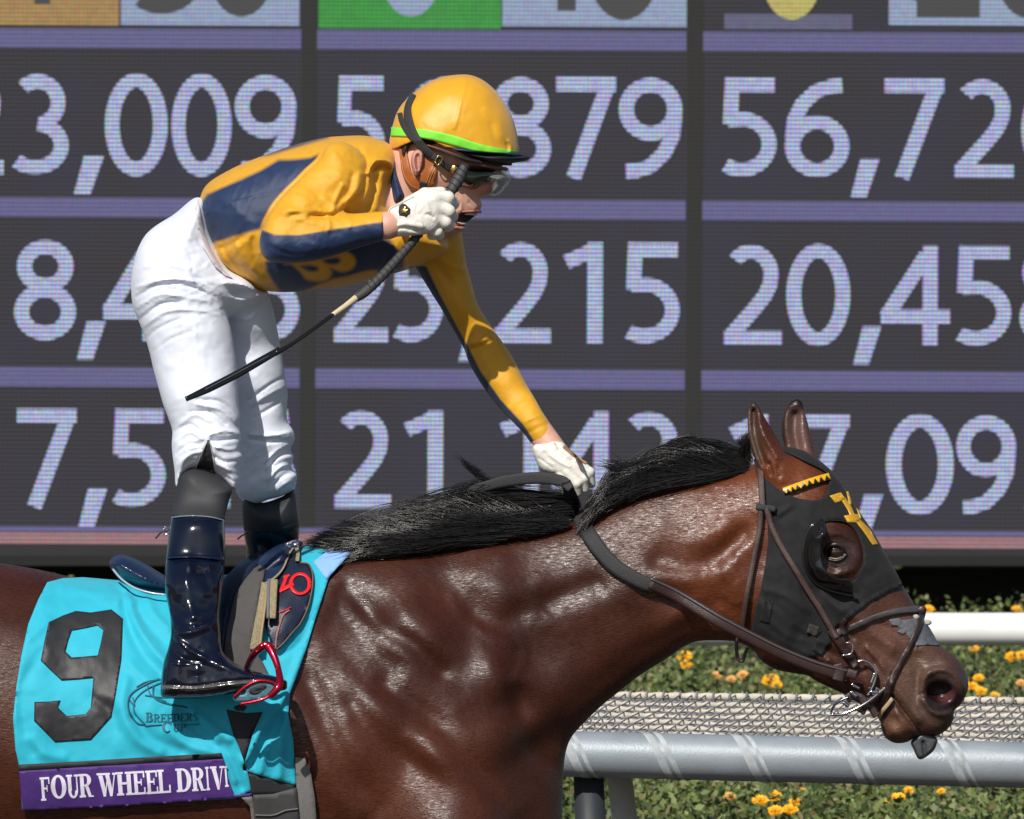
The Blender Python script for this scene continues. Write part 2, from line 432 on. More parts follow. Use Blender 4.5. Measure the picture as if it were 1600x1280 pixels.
# raised planting bed behind the rail
ZB = 0.50
tag(MB().add(*box_geo(-30, 30, 6.5, 34.0, -0.2, ZB-0.14)).obj('planting_bed', m_soil, smooth=False), kind='structure')
def bed_leaves():
    n = 230000
    py = rng.uniform(945, 1400, n); px = rng.uniform(-500, 2500, n)
    z = ZB+0.07*rng.standard_normal(n)*0.6-0.03
    d = (ZC-z)*FPX/(py-HY)
    ok = (d > 33) & (d < 58.5); px, z, d = px[ok], z[ok], d[ok]; n = len(px)
    # bushes: clumps raise and drop the leaves
    x = (px-800)*d/FPX
    cl = vnoise(x*10+50, d*4, 3.0, 5, 3)
    z = z+0.075*cl
    c = np.stack([x, d-D0, z], 1)
    L = rng.uniform(0.014, 0.036, n); a = rng.uniform(0, 2*np.pi, n); tl = rng.uniform(-0.5, 1.2, n)
    u = np.stack([np.cos(a)*np.cos(tl), np.sin(a)*np.cos(tl), np.sin(tl)], 1)
    r = rng.standard_normal((n, 3)); v = np.cross(u, r); v /= np.linalg.norm(v, axis=1)[:, None]
    V = np.stack([c, c+u*L[:, None]*0.5+v*L[:, None]*0.3, c+u*L[:, None], c+u*L[:, None]*0.5-v*L[:, None]*0.3], 1).reshape(-1, 3)
    Q = np.arange(4*n).reshape(-1, 4)
    t = np.clip(0.5+0.35*rng.standard_normal(n)+0.1*cl, 0, 1)
    C = np.array([0.035, 0.065, 0.018])*(1-t[:, None])+np.array([0.17, 0.21, 0.06])*t[:, None]
    dry = rng.random(n) < 0.10; C[dry] = (0.22, 0.18, 0.09)
    return MB().add(V, [Q], np.repeat(C, 4, 0))
m_leaf = mat('leaf', rough=0.55, attr=True, spec=0.4)
tag(bed_leaves().obj('bed_foliage', m_leaf, smooth=False), 'low green leafy bedding plants covering the ground behind the grey rail', 'bedding plants', kind='stuff')
# marigolds
m_petal = mat('petal', (0.90, 0.48, 0.01), 0.6, var=0.25, vscale=60)
m_petal2 = mat('petal_pale', (0.75, 0.42, 0.12), 0.6, var=0.25, vscale=60)
m_stem = mat('stem', (0.06, 0.11, 0.03), 0.6)
def flower(mt, loc, size, label):
    t = thing('flower', label, 'flower', loc, 'orange flowers in the bed')
    mb = MB()
    for ring, (rr, zz, k) in enumerate(((0.95, 0.0, 14), (0.78, 0.16, 12), (0.52, 0.3, 9), (0.25, 0.4, 6))):
        for i in range(k):
            a = 2*np.pi*(i+0.5*ring)/k; e = np.array([np.cos(a), np.sin(a), 0]); s = np.array([-np.sin(a), np.cos(a), 0]); up = np.array([0, 0, 1])
            j = rng.uniform(0.85, 1.15)
            p = [e*0.1*rr+up*(zz-0.25), e*rr*0.7*j+s*0.3*rr+up*zz, e*rr*j+up*(zz+0.02), e*rr*0.7*j-s*0.3*rr+up*zz]
            mb.add(np.array(p)*size+np.array(loc), [[(0, 1, 2, 3)]])
    mb.obj('petals', mt, t, smooth=False)
    V, pl = tube_geo(np.array([loc+np.array([0, 0, -0.16]), loc+np.array([0.005, 0, -0.08]), loc+np.array([0, 0, -0.2*size])]), 0.003, 5)
    mesh_obj('stem', V, pl, m_stem, t)
    return t
FL = [(453, 183, 1), (460, 212, .9), (560, 250, .8), (610, 262, .7), (650, 247, .8), (745, 265, 1.25), (765, 281, .8), (1560, 185, 1), (1447, 258, .8),
      (1423, 285, .9), (1453, 303, .9), (1500, 317, .7), (1430, 156, .7), (1592, 180, .8), (1590, 275, .7), (605, 660, .9), (710, 672, 1.1), (755, 655, 1.1),
      (760, 706, 1), (808, 703, 1.1), (826, 676, .8), (1160, 666, 1.15), (1180, 660, .9), (1210, 636, .7), (850, 640, .6), (1277, 26, .8), (1575, 26, .7), (1320, 640, .6)]
def place(px, py):
    return 0 if py < 958 else 1 if py < 1100 and px < 1450 else 2 if py < 1100 else 3
WH = ['above the white rail', 'behind the rope net, left of the muzzle', 'behind the rope net, right of the muzzle', 'below the grey rail']
ORD = 'first second third fourth fifth sixth seventh eighth ninth tenth eleventh twelfth thirteenth fourteenth'.split()
PX = [zR((a, b))[0] for a, b, s in FL]; RK = {}
for k in range(4):
    for j, i in enumerate(sorted([i for i, p in enumerate(PX) if place(*p) == k], key=lambda i: PX[i][0])): RK[i] = '%s from the left %s' % (ORD[j], WH[k])
for i, (a, b, s) in enumerate(FL):
    (px, py), = zR((a, b)); d = (ZC-ZB-0.07)*FPX/(py-HY); pale = i in (2, 3, 4, 15, 14)
    loc = np.array([(px-800)*d/FPX, d-D0, ZB+0.07])
    o = flower(m_petal2 if pale else m_petal, loc, 0.030*s*(d/46),
           ('pale peach flower, ' if pale else 'bright orange flower, ')+RK[i])
    o.rotation_euler = (math.radians(38), 0, 0)
lap('bed')
# ---- rails
m_white = mat('white_rail_paint', (0.80, 0.80, 0.78), 0.4, var=0.06, vscale=6)
m_galv = mat('grey_rail_metal', (0.30, 0.34, 0.37), 0.45, metal=0.25, var=0.14, vscale=5, bump=0.25, bscale=200, rvar=0.12, bump2=.25, b2scale=8)
m_tape = mat('white_tape', (0.38, 0.41, 0.43), 0.7, var=0.3, vscale=30)
m_post = mat('dark_post', (0.03, 0.035, 0.04), 0.5); m_post2 = mat('pale_post', (0.75, 0.76, 0.77), 0.5, var=0.1)
m_cream = mat('cream_rope', (0.55, 0.50, 0.42), 0.85, var=0.15, vscale=40, bump=0.5, bscale=500); m_grope = mat('grey_rope', (0.20, 0.20, 0.205), 0.85, bump=0.5, bscale=500)
r = thing('white_rail', 'smooth white round rail in front of the dark base of the board', 'rail', tuple(P(1500, 1400, 20)))
V, pl = tube_geo(P(np.linspace(-1500, 3200, 30), 983, 20), 0.058, 20); mesh_obj('rail_tube', V, pl, m_white, r)
for px in (-1400, -600, 380, 1990, 2800):
    V, pl = tube_geo(np.array([P(px, 990, 20), P(px, 990, 20)*[1, 1, 0]]), 0.035, 12); mesh_obj('post', V, pl, m_white, r)
def rl(px, dy=0): return 1142+(px-890)*0.0245+36+dy     # row of the grey rail's axis
r = thing('grey_rail', 'thick grey metal rail wrapped at intervals with white tape', 'rail', tuple(P(930, 2000, 3)))
xs = np.linspace(-1200, 2600, 40)
V, pl = tube_geo(P(xs, rl(xs), 3.0), 0.0505, 28); mesh_obj('rail_tube', V, pl, m_galv, r)
for i, x0 in enumerate((860, 998, 1137, 1299, 1457, 1594, 1740, 560, 700)):
    for dx, wd in ((0, 15), (22, 7)) if i % 2 == 0 else ((0, 13), (19, 9)):
        th = np.linspace(-0.3, np.pi+0.5, 24); G = []
        for v in (0, 0.33, 0.66, 1.0):
            px = x0+dx+v*wd+th/np.pi*52; R = 36+0.7
            c = P(px, rl(px), 3.0); G.append(c+np.stack([0*th, -np.sin(th), np.cos(th)], 1)*(0.0505+0.0012+0.0006*(v in (0.33, 0.66))))
        G = np.stack(G, 1); N, m = G.shape[:2]
        ii = np.arange(N-1)[:, None]*m; jj = np.arange(m-1)[None]; Q = np.stack([ii+jj, ii+jj+1, ii+m+jj+1, ii+m+jj], -1).reshape(-1, 4)
        mesh_obj('tape_wrap', G.reshape(-1, 3), [Q], m_tape, r)
for px, lean, mt, rad, yy in ((921, 6, m_post, 0.026, 3.05), (972, 20, m_post2, 0.022, 3.3), (1790, 6, m_post, 0.026, 3.05), (50, 6, m_post, 0.026, 3.05), (-820, 6, m_post, 0.026, 3.05)):
    a = P(px-lean*0.3, rl(px)+20, yy); b = P(px+lean, 1400, yy); b = a+(b-a)*(a[2]/(a[2]-b[2]))
    V, pl = tube_geo(np.array([a, (a+b)/2, b]), rad*1.3, 12); mesh_obj('post', V, pl, mt, r)
net = thing('rope_net', 'cream and grey rope netting stretched behind the grey rail', 'net', tuple(P(1200, 1150, 3.6)))
def npt(u, v):          # u: column, v 0 at the rail .. 1 at the back edge
    py = (rl(u)-33)*(1-v)+v*(1087+(u-980)*0.014)
    return P(u, py, 3.05+1.1*v)
mb = MB(); us = np.arange(500, 2200, 3.0)
for k in range(6):
    v = 0.06+0.155*k
    ph = us/21.0*np.pi+k*1.1; p = npt(us, v+0*us); p[:, 2] += 0.002*np.sin(us/33+k)-0.005
    V, pl = tube_geo(p, 0.0066*(0.5+0.5*np.abs(np.sin(ph)))+0.0012, 8); mb.add(V, pl)
p = npt(us, 1.0+0*us); V, pl = tube_geo(p, 0.010*(0.72+0.28*np.abs(np.sin(us/26*np.pi+0.4*np.sin(us/60)))), 8); mb.add(V, pl)
mb.obj('cream_rope', m_cream, net)
mb = MB()
for k in range(-16, 72):
    v = np.linspace(0, 1.02, 14); u = 740+k*21+v*92+3*np.sin(v*5+k); p = npt(u, v); p[:, 2] += 0.0035+0.001*np.sin(v*12+k); V, pl = tube_geo(p, 0.0019, 6); mb.add(V, pl)
for k in range(7):
    v = -0.01+0.155*k; p = npt(us, v+0.012*np.sin(us/21.0*np.pi+k*1.1)); p[:, 2] -= 0.002; V, pl = tube_geo(p, 0.0022, 6); mb.add(V, pl)
for k in range(-10, 55):
    th = np.linspace(0, 2*np.pi, 10); u = 770+k*26+th*1.2; p = npt(u, 1+0*u)+np.stack([0*th, np.sin(th), np.cos(th)], 1)*0.0105; V, pl = tube_geo(p, 0.0028, 6); mb.add(V, pl)
mb.obj('grey_rope', m_grope, net)
m_pad = mat('grey_padding', (0.36, 0.35, 0.33), 0.8, var=0.2, vscale=30)
U, VV = np.meshgrid(np.arange(490, 2220, 20), np.linspace(-0.02, 0.98, 6), indexing='ij'); G = npt(U.ravel(), VV.ravel()); G[:, 2] -= 0.007; n2 = VV.shape[1]
ii = (np.arange(U.shape[0]-1)*n2)[:, None]; jj = np.arange(n2-1)[None]; Q = np.stack([ii+jj, ii+n2+jj, ii+n2+jj+1, ii+jj+1], -1).reshape(-1, 4)
mesh_obj('backing', G, [Q], m_pad, net)
lap('rails')
# ---- tote board
YB = 41.0; BA = math.radians(0.29)
bo = P(800, HY, YB)
board = thing('tote_board', 'huge dark video board showing rows of lilac numbers behind the horse', 'video board', tuple(bo))
def BL(px, py, dy=0.0):      # board-local coordinates (roll taken out; Empty carries it)
    k = (D0+YB)/FPX
    x = (px-800)*k; z = -(py-HY)*k
    ca, sa = math.cos(-BA), math.sin(-BA)
    return np.stack(np.broadcast_arrays(x*ca+z*sa, dy, -x*sa+z*ca), -1)
def BLf(px, py, dy=0.0):     # unrolled layout: row values as read at the middle of the photo
    k = (D0+YB)/FPX
    return np.stack(np.broadcast_arrays((np.asarray(px, float)-800)*k, dy, -(np.asarray(py, float)-HY)*k), -1)
def led(name, base, em, depth=0.25, patch=0.0, jit=0.0):
    m = bpy.data.materials.new(name); m.use_nodes = True; n = m.node_tree.nodes; L = m.node_tree.links; b = n['Principled BSDF']
    b.inputs['Base Color'].default_value = (*base, 1); b.inputs['Roughness'].default_value = 0.6; b.inputs['Specular IOR Level'].default_value = 0.2
    tc = n.new('ShaderNodeTexCoord'); sp = n.new('ShaderNodeSeparateXYZ'); L.new(tc.outputs['Object'], sp.inputs[0])
    def M(op, a, c=None):
        x = n.new('ShaderNodeMath'); x.operation = op
        for i, v in enumerate((a, c)):
            if v is None: continue
            if isinstance(v, (int, float)): x.inputs[i].default_value = v
            else: L.new(v, x.inputs[i])
        return x.outputs[0]
    p = 6.75*(D0+YB)/FPX
    def wave(ax, amp, ph=0.0): return M('ADD', M('MULTIPLY', M('SINE', M('ADD', M('MULTIPLY', sp.outputs[ax], 2*math.pi/p), ph)), amp), 1.0)
    row = wave(2, depth); out = []
    for k, ph in enumerate((0.0, 2.1, 4.2)):
        out.append(M('MULTIPLY', M('MULTIPLY', row, wave(0, depth*0.55, ph)), em[k]))
    cb = n.new('ShaderNodeCombineXYZ')
    for k in range(3): L.new(out[k], cb.inputs[k])
    src = cb.outputs[0]
    nz = n.new('ShaderNodeTexNoise'); nz.inputs['Scale'].default_value = 1.6; nz.inputs['Detail'].default_value = 2
    L.new(tc.outputs['Object'], nz.inputs['Vector'])
    if patch:
        mx = n.new('ShaderNodeMix'); mx.data_type = 'RGBA'; mx.blend_type = 'MIX'
        mr = n.new('ShaderNodeMapRange'); mr.inputs['From Min'].default_value = 0.42; mr.inputs['From Max'].default_value = 0.68; mr.inputs['To Max'].default_value = patch
        L.new(nz.outputs['Fac'], mr.inputs['Value']); L.new(mr.outputs[0], mx.inputs['Factor']); L.new(src, mx.inputs['A']); mx.inputs['B'].default_value = (em[0]*1.1, em[1]*1.15, em[2]*2.2, 1)
        src = mx.outputs['Result']
    if jit:
        wn = n.new('ShaderNodeTexNoise'); wn.inputs['Scale'].default_value = 28; wn.inputs['Detail'].default_value = 2; L.new(tc.outputs['Object'], wn.inputs['Vector'])
        mx = n.new('ShaderNodeMix'); mx.data_type = 'RGBA'; mx.blend_type = 'MULTIPLY'; mx.inputs['Factor'].default_value = jit
        cr = n.new('ShaderNodeVectorMath'); cr.operation = 'SCALE'; L.new(wn.outputs['Color'], cr.inputs[0]); cr.inputs['Scale'].default_value = 2.0
        L.new(src, mx.inputs['A']); L.new(cr.outputs[0], mx.inputs['B']); src = mx.outputs['Result']
    L.new(src, b.inputs['Emission Color']); b.inputs['Emission Strength'].default_value = 1
    return m
m_panel = led('board_panel', (0.015, 0.015, 0.017), (0.0195, 0.0175, 0.0225), 0.97, patch=0.45)
m_digit = led('lit_digit', (0.04, 0.04, 0.045), (0.31, 0.35, 0.54), 0.9, jit=0.5)
m_lilac = led('lit_lilac', (0.04, 0.04, 0.045), (0.075, 0.068, 0.195), 0.5, jit=0.3)
m_salmon = led('lit_salmon', (0.04, 0.04, 0.045), (0.26, 0.12, 0.13), 0.5, jit=0.3)
m_ochre = led('lit_ochre', (0.04, 0.04, 0.045), (0.30, 0.17, 0.035), 0.45, jit=0.4)
m_green = led('lit_green', (0.03, 0.04, 0.03), (0.01, 0.22, 0.02), 0.45, jit=0.3)
m_pale = led('lit_pale', (0.04, 0.04, 0.045), (0.22, 0.28, 0.42), 0.45, jit=0.3)
m_glow = led('lit_glow', (0.04, 0.04, 0.045), (0.07, 0.07, 0.14), 0.4, jit=0.4)
m_gap = led('board_gap', (0.012, 0.012, 0.012), (0.015, 0.015, 0.015), 0.3)
m_yel = led('lit_yellow', (0.04, 0.04, 0.045), (0.42, 0.36, 0.08), 0.4, jit=0.3)
m_frame = mat('board_frame', (0.010, 0.010, 0.012), 0.6, var=0.3, vscale=4); m_base_shade = mat('board_base', (0.004, 0.004, 0.005), 0.8)  # base colour is near-black to paint in the shadow under the screen
def bl_box(name, x0, x1, t, b, d0, d1, mt, parent=board):
    A = BLf(x0, b); B = BLf(x1, t); V, pl = box_geo(A[0], B[0], d0, d1, A[2], B[2]); V = np.array(V)+np.array(bo)
    return MB().add(V, pl).obj(name, mt, parent, smooth=False)
bl_box('screen', -3600, 5200, -1500, 836, 0, 0.4, m_panel)
bl_box('frame', -3600, 5200, 853, 884, -0.06, 0.5, m_frame)
bl_box('panel_edge', -3600, 5200, 836, 853, -0.012, 0.45, m_salmon)
for x0, x1 in [(494+603*k, 1071+603*k) for k in (-6, -5, -4, -3, -2)]+[(-110, 469), (494, 1071), (1097, 1680)]+[(494+603*k, 1071+603*k) for k in (2, 3, 4, 5, 6)]:
    for t in (-210, 48, 312, 577): bl_box('lilac_bar', x0, x1, t, t+31, -0.006, -0.001, m_lilac)
for x0 in [469+603*k for k in range(-6, 7)]: bl_box('column_gap', x0+1, x0+25, -1500, 826, -0.0045, -0.001, m_gap)
bl_box('lilac_bar', -3600, 5200, 826, 835, -0.006, -0.001, m_lilac)
for x0, x1, t, b, mt in ((-90, 184, -60, 43, m_ochre), (187, 466, -60, 42, m_pale), (496, 781, -60, 46, m_green), (783, 1071, -60, 41, m_pale), (1387, 1680, -60, 36, m_pale)):
    bl_box('colour_cell', x0, x1, t, b, -0.006, -0.001, mt)
bl_box('colour_cell', 1130, 1330, 20, 44, -0.005, -0.001, m_glow)
# bright fittings on the frame
for (px, py, rr) in ((1403, 878, 0.035), (1180, 327, 0.0)):
    if rr:
        V, pl = tube_geo(np.array([[0, -0.09, 0], [0, -0.06, 0]])+BLf(px, py-3)+np.array(bo), rr, 14); mesh_obj('lamp_lens', V, pl, m_white, board)
board.rotation_euler = (0, BA, 0)
bs = thing('board_base', 'wall under the video board, coloured near-black to stand for the shadow there', 'wall', tuple(P(800, 980, YB+0.9)))
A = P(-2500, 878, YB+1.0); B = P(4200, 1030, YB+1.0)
MB().add(*box_geo(A[0], B[0], A[1], A[1]+0.6, 0.0, A[2])).obj('wall', m_base_shade, bs, smooth=False)
MB().add(*box_geo(A[0], B[0], A[1]-1.2, A[1]+0.6, A[2]+0.01, A[2]+0.06)).obj('soffit', m_base_shade, bs, smooth=False)
# digits as strokes (unit height, cap 1)
def arc(cx, cy, rx, ry, a0, a1, n=26):
    a = np.radians(np.linspace(a0, a1, n)); return [(cx+rx*np.cos(t), cy+ry*np.sin(t)) for t in a]
TH = 0.143; h2 = TH/2
DG = {
 '0': (0.62, [arc(.31, .5, .31-h2, .5-h2+.01, 0, 360, 50)]),
 '1': (0.36, [[(.30, 0), (.30, 1)], [(.03, .80), (.30, .93)]]),
 '2': (0.59, [arc(.285, .70, .195, .225, 140, 0)+[(.47, .60), (.42, .49), (.33, .37), (.12, .12), (.09, .07)], [(.03, h2), (.585, h2)]]),
 '3': (0.56, [arc(.24, .715, .20, .21, 135, -80), arc(.22, .29, .255, .215, 85, -135)]),
 '4': (0.66, [[(.05, .285), (.43, .90)], [(.0, .29), (.66, .29)], [(.47, 0), (.47, 1)]]),
 '5': (0.56, [[(.06, 1-h2), (.53, 1-h2)], [(.12, 1), (.10, .53)], [(.08, .575)]+arc(.21, .33, .27, .255, 82, -125)]),
 '6': (0.62, [arc(.31, .315, .23, .24, 0, 360, 40), [(.54, .93), (.44, .92), (.30, .87), (.17, .74), (.10, .58), (.08, .38)]]),
 '7': (0.58, [[(.0, 1-h2), (.575, 1-h2)], [(.17, 0), (.50, .93)]]),
 '8': (0.60, [arc(.30, .735, .20, .19, 0, 360, 40), arc(.30, .285, .225, .21, 0, 360, 40)]),
 '9': (0.62, [arc(.30, .685, .23, .24, 0, 360, 40), [(.07, .07), (.17, .075), (.30, .12), (.43, .25), (.51, .42), (.53, .62)]]),
}
def stroke(mb, pts, t, f, lay, base=-0.003):
    p = np.asarray(pts, float); clos = np.hypot(*(p[0]-p[-1])) < 1e-6
    if clos: tt = np.roll(p[:-1], -1, 0)-np.roll(p[:-1], 1, 0); tt = np.concatenate([tt, tt[:1]])
    else: tt = np.gradient(p, axis=0)
    tt /= np.linalg.norm(tt, axis=1)[:, None]; n_ = np.stack([-tt[:, 1], tt[:, 0]], 1)
    L = p+n_*t/2; R = p-n_*t/2; N = len(p); dz = base-0.0012*lay
    F_ = f(np.concatenate([L, R]), dz); B_ = f(np.concatenate([L, R]), dz+0.0015)
    i = np.arange(N-1); Q = np.stack([i, i+1, i+N+1, i+N], 1)
    mb.add(F_, [Q])
def number(items, top, bot, mt=m_digit):
    mb = MB(); H = bot-top; lay = 0
    for ch, x0, x1 in items:
        if ch == ',':
            f = lambda q, dz: BLf(x0+(x1-x0)*q[:, 0], bot+30-q[:, 1]*60, dz)+np.array(bo)
            q = np.array([(0.02, 0), (0.56, 0), (1.0, 1), (0.35, 1)]); V = f(q, -0.003); mb.add(V, [[(0, 1, 2, 3)]]); continue
        wd, sts = DG[ch]
        f = lambda q, dz: BLf(x0+(x1-x0)*q[:, 0]/wd, bot-q[:, 1]*H, dz)+np.array(bo)
        for s_ in sts: stroke(mb, s_, TH, f, lay); lay = (lay+1) % 3
    mb.obj('number', mt, board, smooth=False)
B3 = lambda t, d: (t+d, t+158+d)
number([('1', -150, -115), ('2', -88, 6), ('3', 19, 109), (',', 114, 162), ('0', 163, 261), ('0', 267, 361), ('9', 366, 465)], 119, 277)
number([('5', 522, 602), ('6', 618, 718), (',', 722, 765), ('8', 764, 861), ('7', 868, 962), ('9', 966, 1068)], 120, 278)
number([('5', 1124, 1214), ('6', 1224, 1328), (',', 1328, 1374), ('7', 1381, 1475), ('2', 1486, 1584), ('0', 1595, 1695)], 120, 275)
number([('8', 22, 120), (',', 120, 166), ('4', 162, 264), ('3', 272, 360), ('6', 372, 470)], 378, 536)
number([('2', 518, 608), ('5', 612, 694), (',', 716, 762), ('2', 768, 862), ('1', 880, 940), ('5', 974, 1064)], 378, 536)
number([('2', 1127, 1223), ('0', 1229, 1329), (',', 1333, 1378), ('4', 1377, 1485), ('5', 1491, 1582), ('8', 1593, 1690)], 380, 537)
number([('7', 28, 122), (',', 124, 170), ('5', 174, 262), ('2', 276, 362), ('6', 366, 465)], 642, 796)
number([('2', 520, 614), ('1', 632, 692), (',', 714, 760), ('1', 782, 842), ('4', 864, 972), ('3', 975, 1068)], 642, 796)
number([('1', 1140, 1200), ('7', 1236, 1330), (',', 1336, 1382), ('0', 1386, 1492), ('9', 1496, 1592), ('5', 1600, 1690)], 645, 800)
NC = [[('4', 522, 605), ('1', 640, 690), (',', 722, 765), ('8', 764, 861), ('0', 868, 962), ('2', 966, 1060)], [('9', 618, 718), (',', 722, 765), ('3', 768, 861), ('7', 868, 962), ('6', 966, 1068)], [('3', 524, 606), ('0', 612, 706), (',', 716, 762), ('5', 768, 856), ('4', 866, 968), ('8', 974, 1066)]]
for k in (-4, -3, -2, 2, 3, 4):
    for r_, (t, b) in enumerate(((120, 278), (378, 536), (642, 797))): number([(c, x0+603*k, x1+603*k) for c, x0, x1 in NC[(r_+k) % 3]], t, b)
# cut-off signs in the top row
m_dk = led('board_dark_digit', (0.03, 0.03, 0.03), (0.03, 0.03, 0.034), 0.3)
def top_digit(ch, x0, x1, bot, H, mt, th=0.26):
    mb = MB(); wd, sts = DG[ch]
    f = lambda q, dz: BLf(x0+(x1-x0)*q[:, 0]/wd, bot-q[:, 1]*H, dz)+np.array(bo)
    for i, s_ in enumerate(sts): stroke(mb, s_, th, f, i, -0.008)
    mb.obj('sign_digit', mt, board, smooth=False)
top_digit('3', 215, 305, 16, 150, m_dk); top_digit('0', 330, 420, 18, 150, m_dk); top_digit('1', 850, 890, 16, 150, m_dk); top_digit('0', 925, 1020, 20, 150, m_dk)
top_digit('2', 1425, 1530, 15, 150, m_dk); top_digit('0', 1560, 1650, 14, 150, m_dk); top_digit('0', 600, 680, 18, 130, m_pale); top_digit('0', 1198, 1272, 18, 120, m_yel, 0.3); top_digit('1', 35, 70, 10, 100, m_dk)
lap('board')
# ------------------------------------------------------------------ horse
m_coat = mat('horse_coat', hairy=0.15, rough=0.41, spec=0.42, attr=True, var=0.25, vscale=7, rvar=0.09, bump=0.45, bscale=420, bstretch=(0.25, 1, 1.5, 0.75), bump2=0.10, b2scale=45, dist=0.0018)
H_poly = [(-30, 874), (60, 890), (130, 905), (220, 912), (300, 908), (400, 888), (470, 864), (540, 850), (620, 853), (714, 843), (808, 830), (883, 815), (949, 786),
          (1000, 767), (1061, 753), (1100, 747), (1136, 739), (1165, 730), (1190, 720), (1215, 706), (1234, 701), (1252, 704), (1271, 713), (1291, 728), (1308, 745), (1323, 768), (1343, 800), (1363, 829), (1382, 862),
          (1397, 888), (1409, 912), (1425, 938), (1438, 960), (1452, 984), (1461, 1000), (1475, 1014), (1494, 1028), (1507, 1046), (1513, 1066), (1511, 1083), (1501, 1101),
          (1491, 1111), (1490, 1124), (1481, 1139), (1464, 1150), (1450, 1152), (1434, 1151), (1416, 1160), (1398, 1161), (1384, 1153), (1377, 1139), (1374, 1124), (1360, 1110), (1340, 1098), (1322, 1087),
          (1304, 1078), (1276, 1065), (1262, 1056), (1239, 1052), (1211, 1046), (1190, 1033), (1176, 1016), (1150, 1003), (1110, 1001), (1086, 1003), (1066, 1012), (1045, 1027),
          (999, 1056), (966, 1082), (940, 1103), (912, 1130), (893, 1152), (884, 1176), (880, 1210), (879, 1250), (878, 1300), (868, 1360), (830, 1410), (760, 1440), (640, 1455), (480, 1450), (300, 1440), (120, 1425),
          (-80, 1390), (-240, 1350), (-380, 1370), (-520, 1400), (-610, 1330), (-645, 1200), (-630, 1060), (-570, 930), (-450, 850), (-320, 825), (-180, 840)]
H_ctrl = [(-500, 1080, .25, 220), (-250, 1080, .27, 240), (0, 1130, .275, 250), (200, 1150, .275, 250), (380, 1150, .265, 240), (400, 950, .22, 160), (560, 1150, .25, 230), (560, 930, .15, 120),
          (700, 1200, .235, 250), (640, 1000, .20, 170), (760, 1080, .19, 190), (820, 1230, .155, 150), (860, 1170, .085, 70), (832, 1100, .115, 90), (780, 1150, .20, 170), (740, 900, .115, 120), (860, 900, .095, 115), (850, 1020, .105, 130), (960, 900, .088, 125), (940, 1020, .10, 140),
          (1050, 820, .08, 100), (1060, 930, .10, 110), (1140, 800, .085, 90), (1140, 930, .095, 110), (1200, 780, .085, 80), (1225, 950, .095, 100), (1290, 800, .088, 80), (1300, 880, .092, 85),
          (1260, 1010, .07, 60), (1340, 940, .075, 80), (1340, 1020, .062, 62), (1400, 980, .058, 60), (1400, 1060, .058, 52), (1450, 1040, .055, 48), (1480, 1080, .055, 42), (1420, 1125, .045, 34), (1480, 1125, .045, 26)]
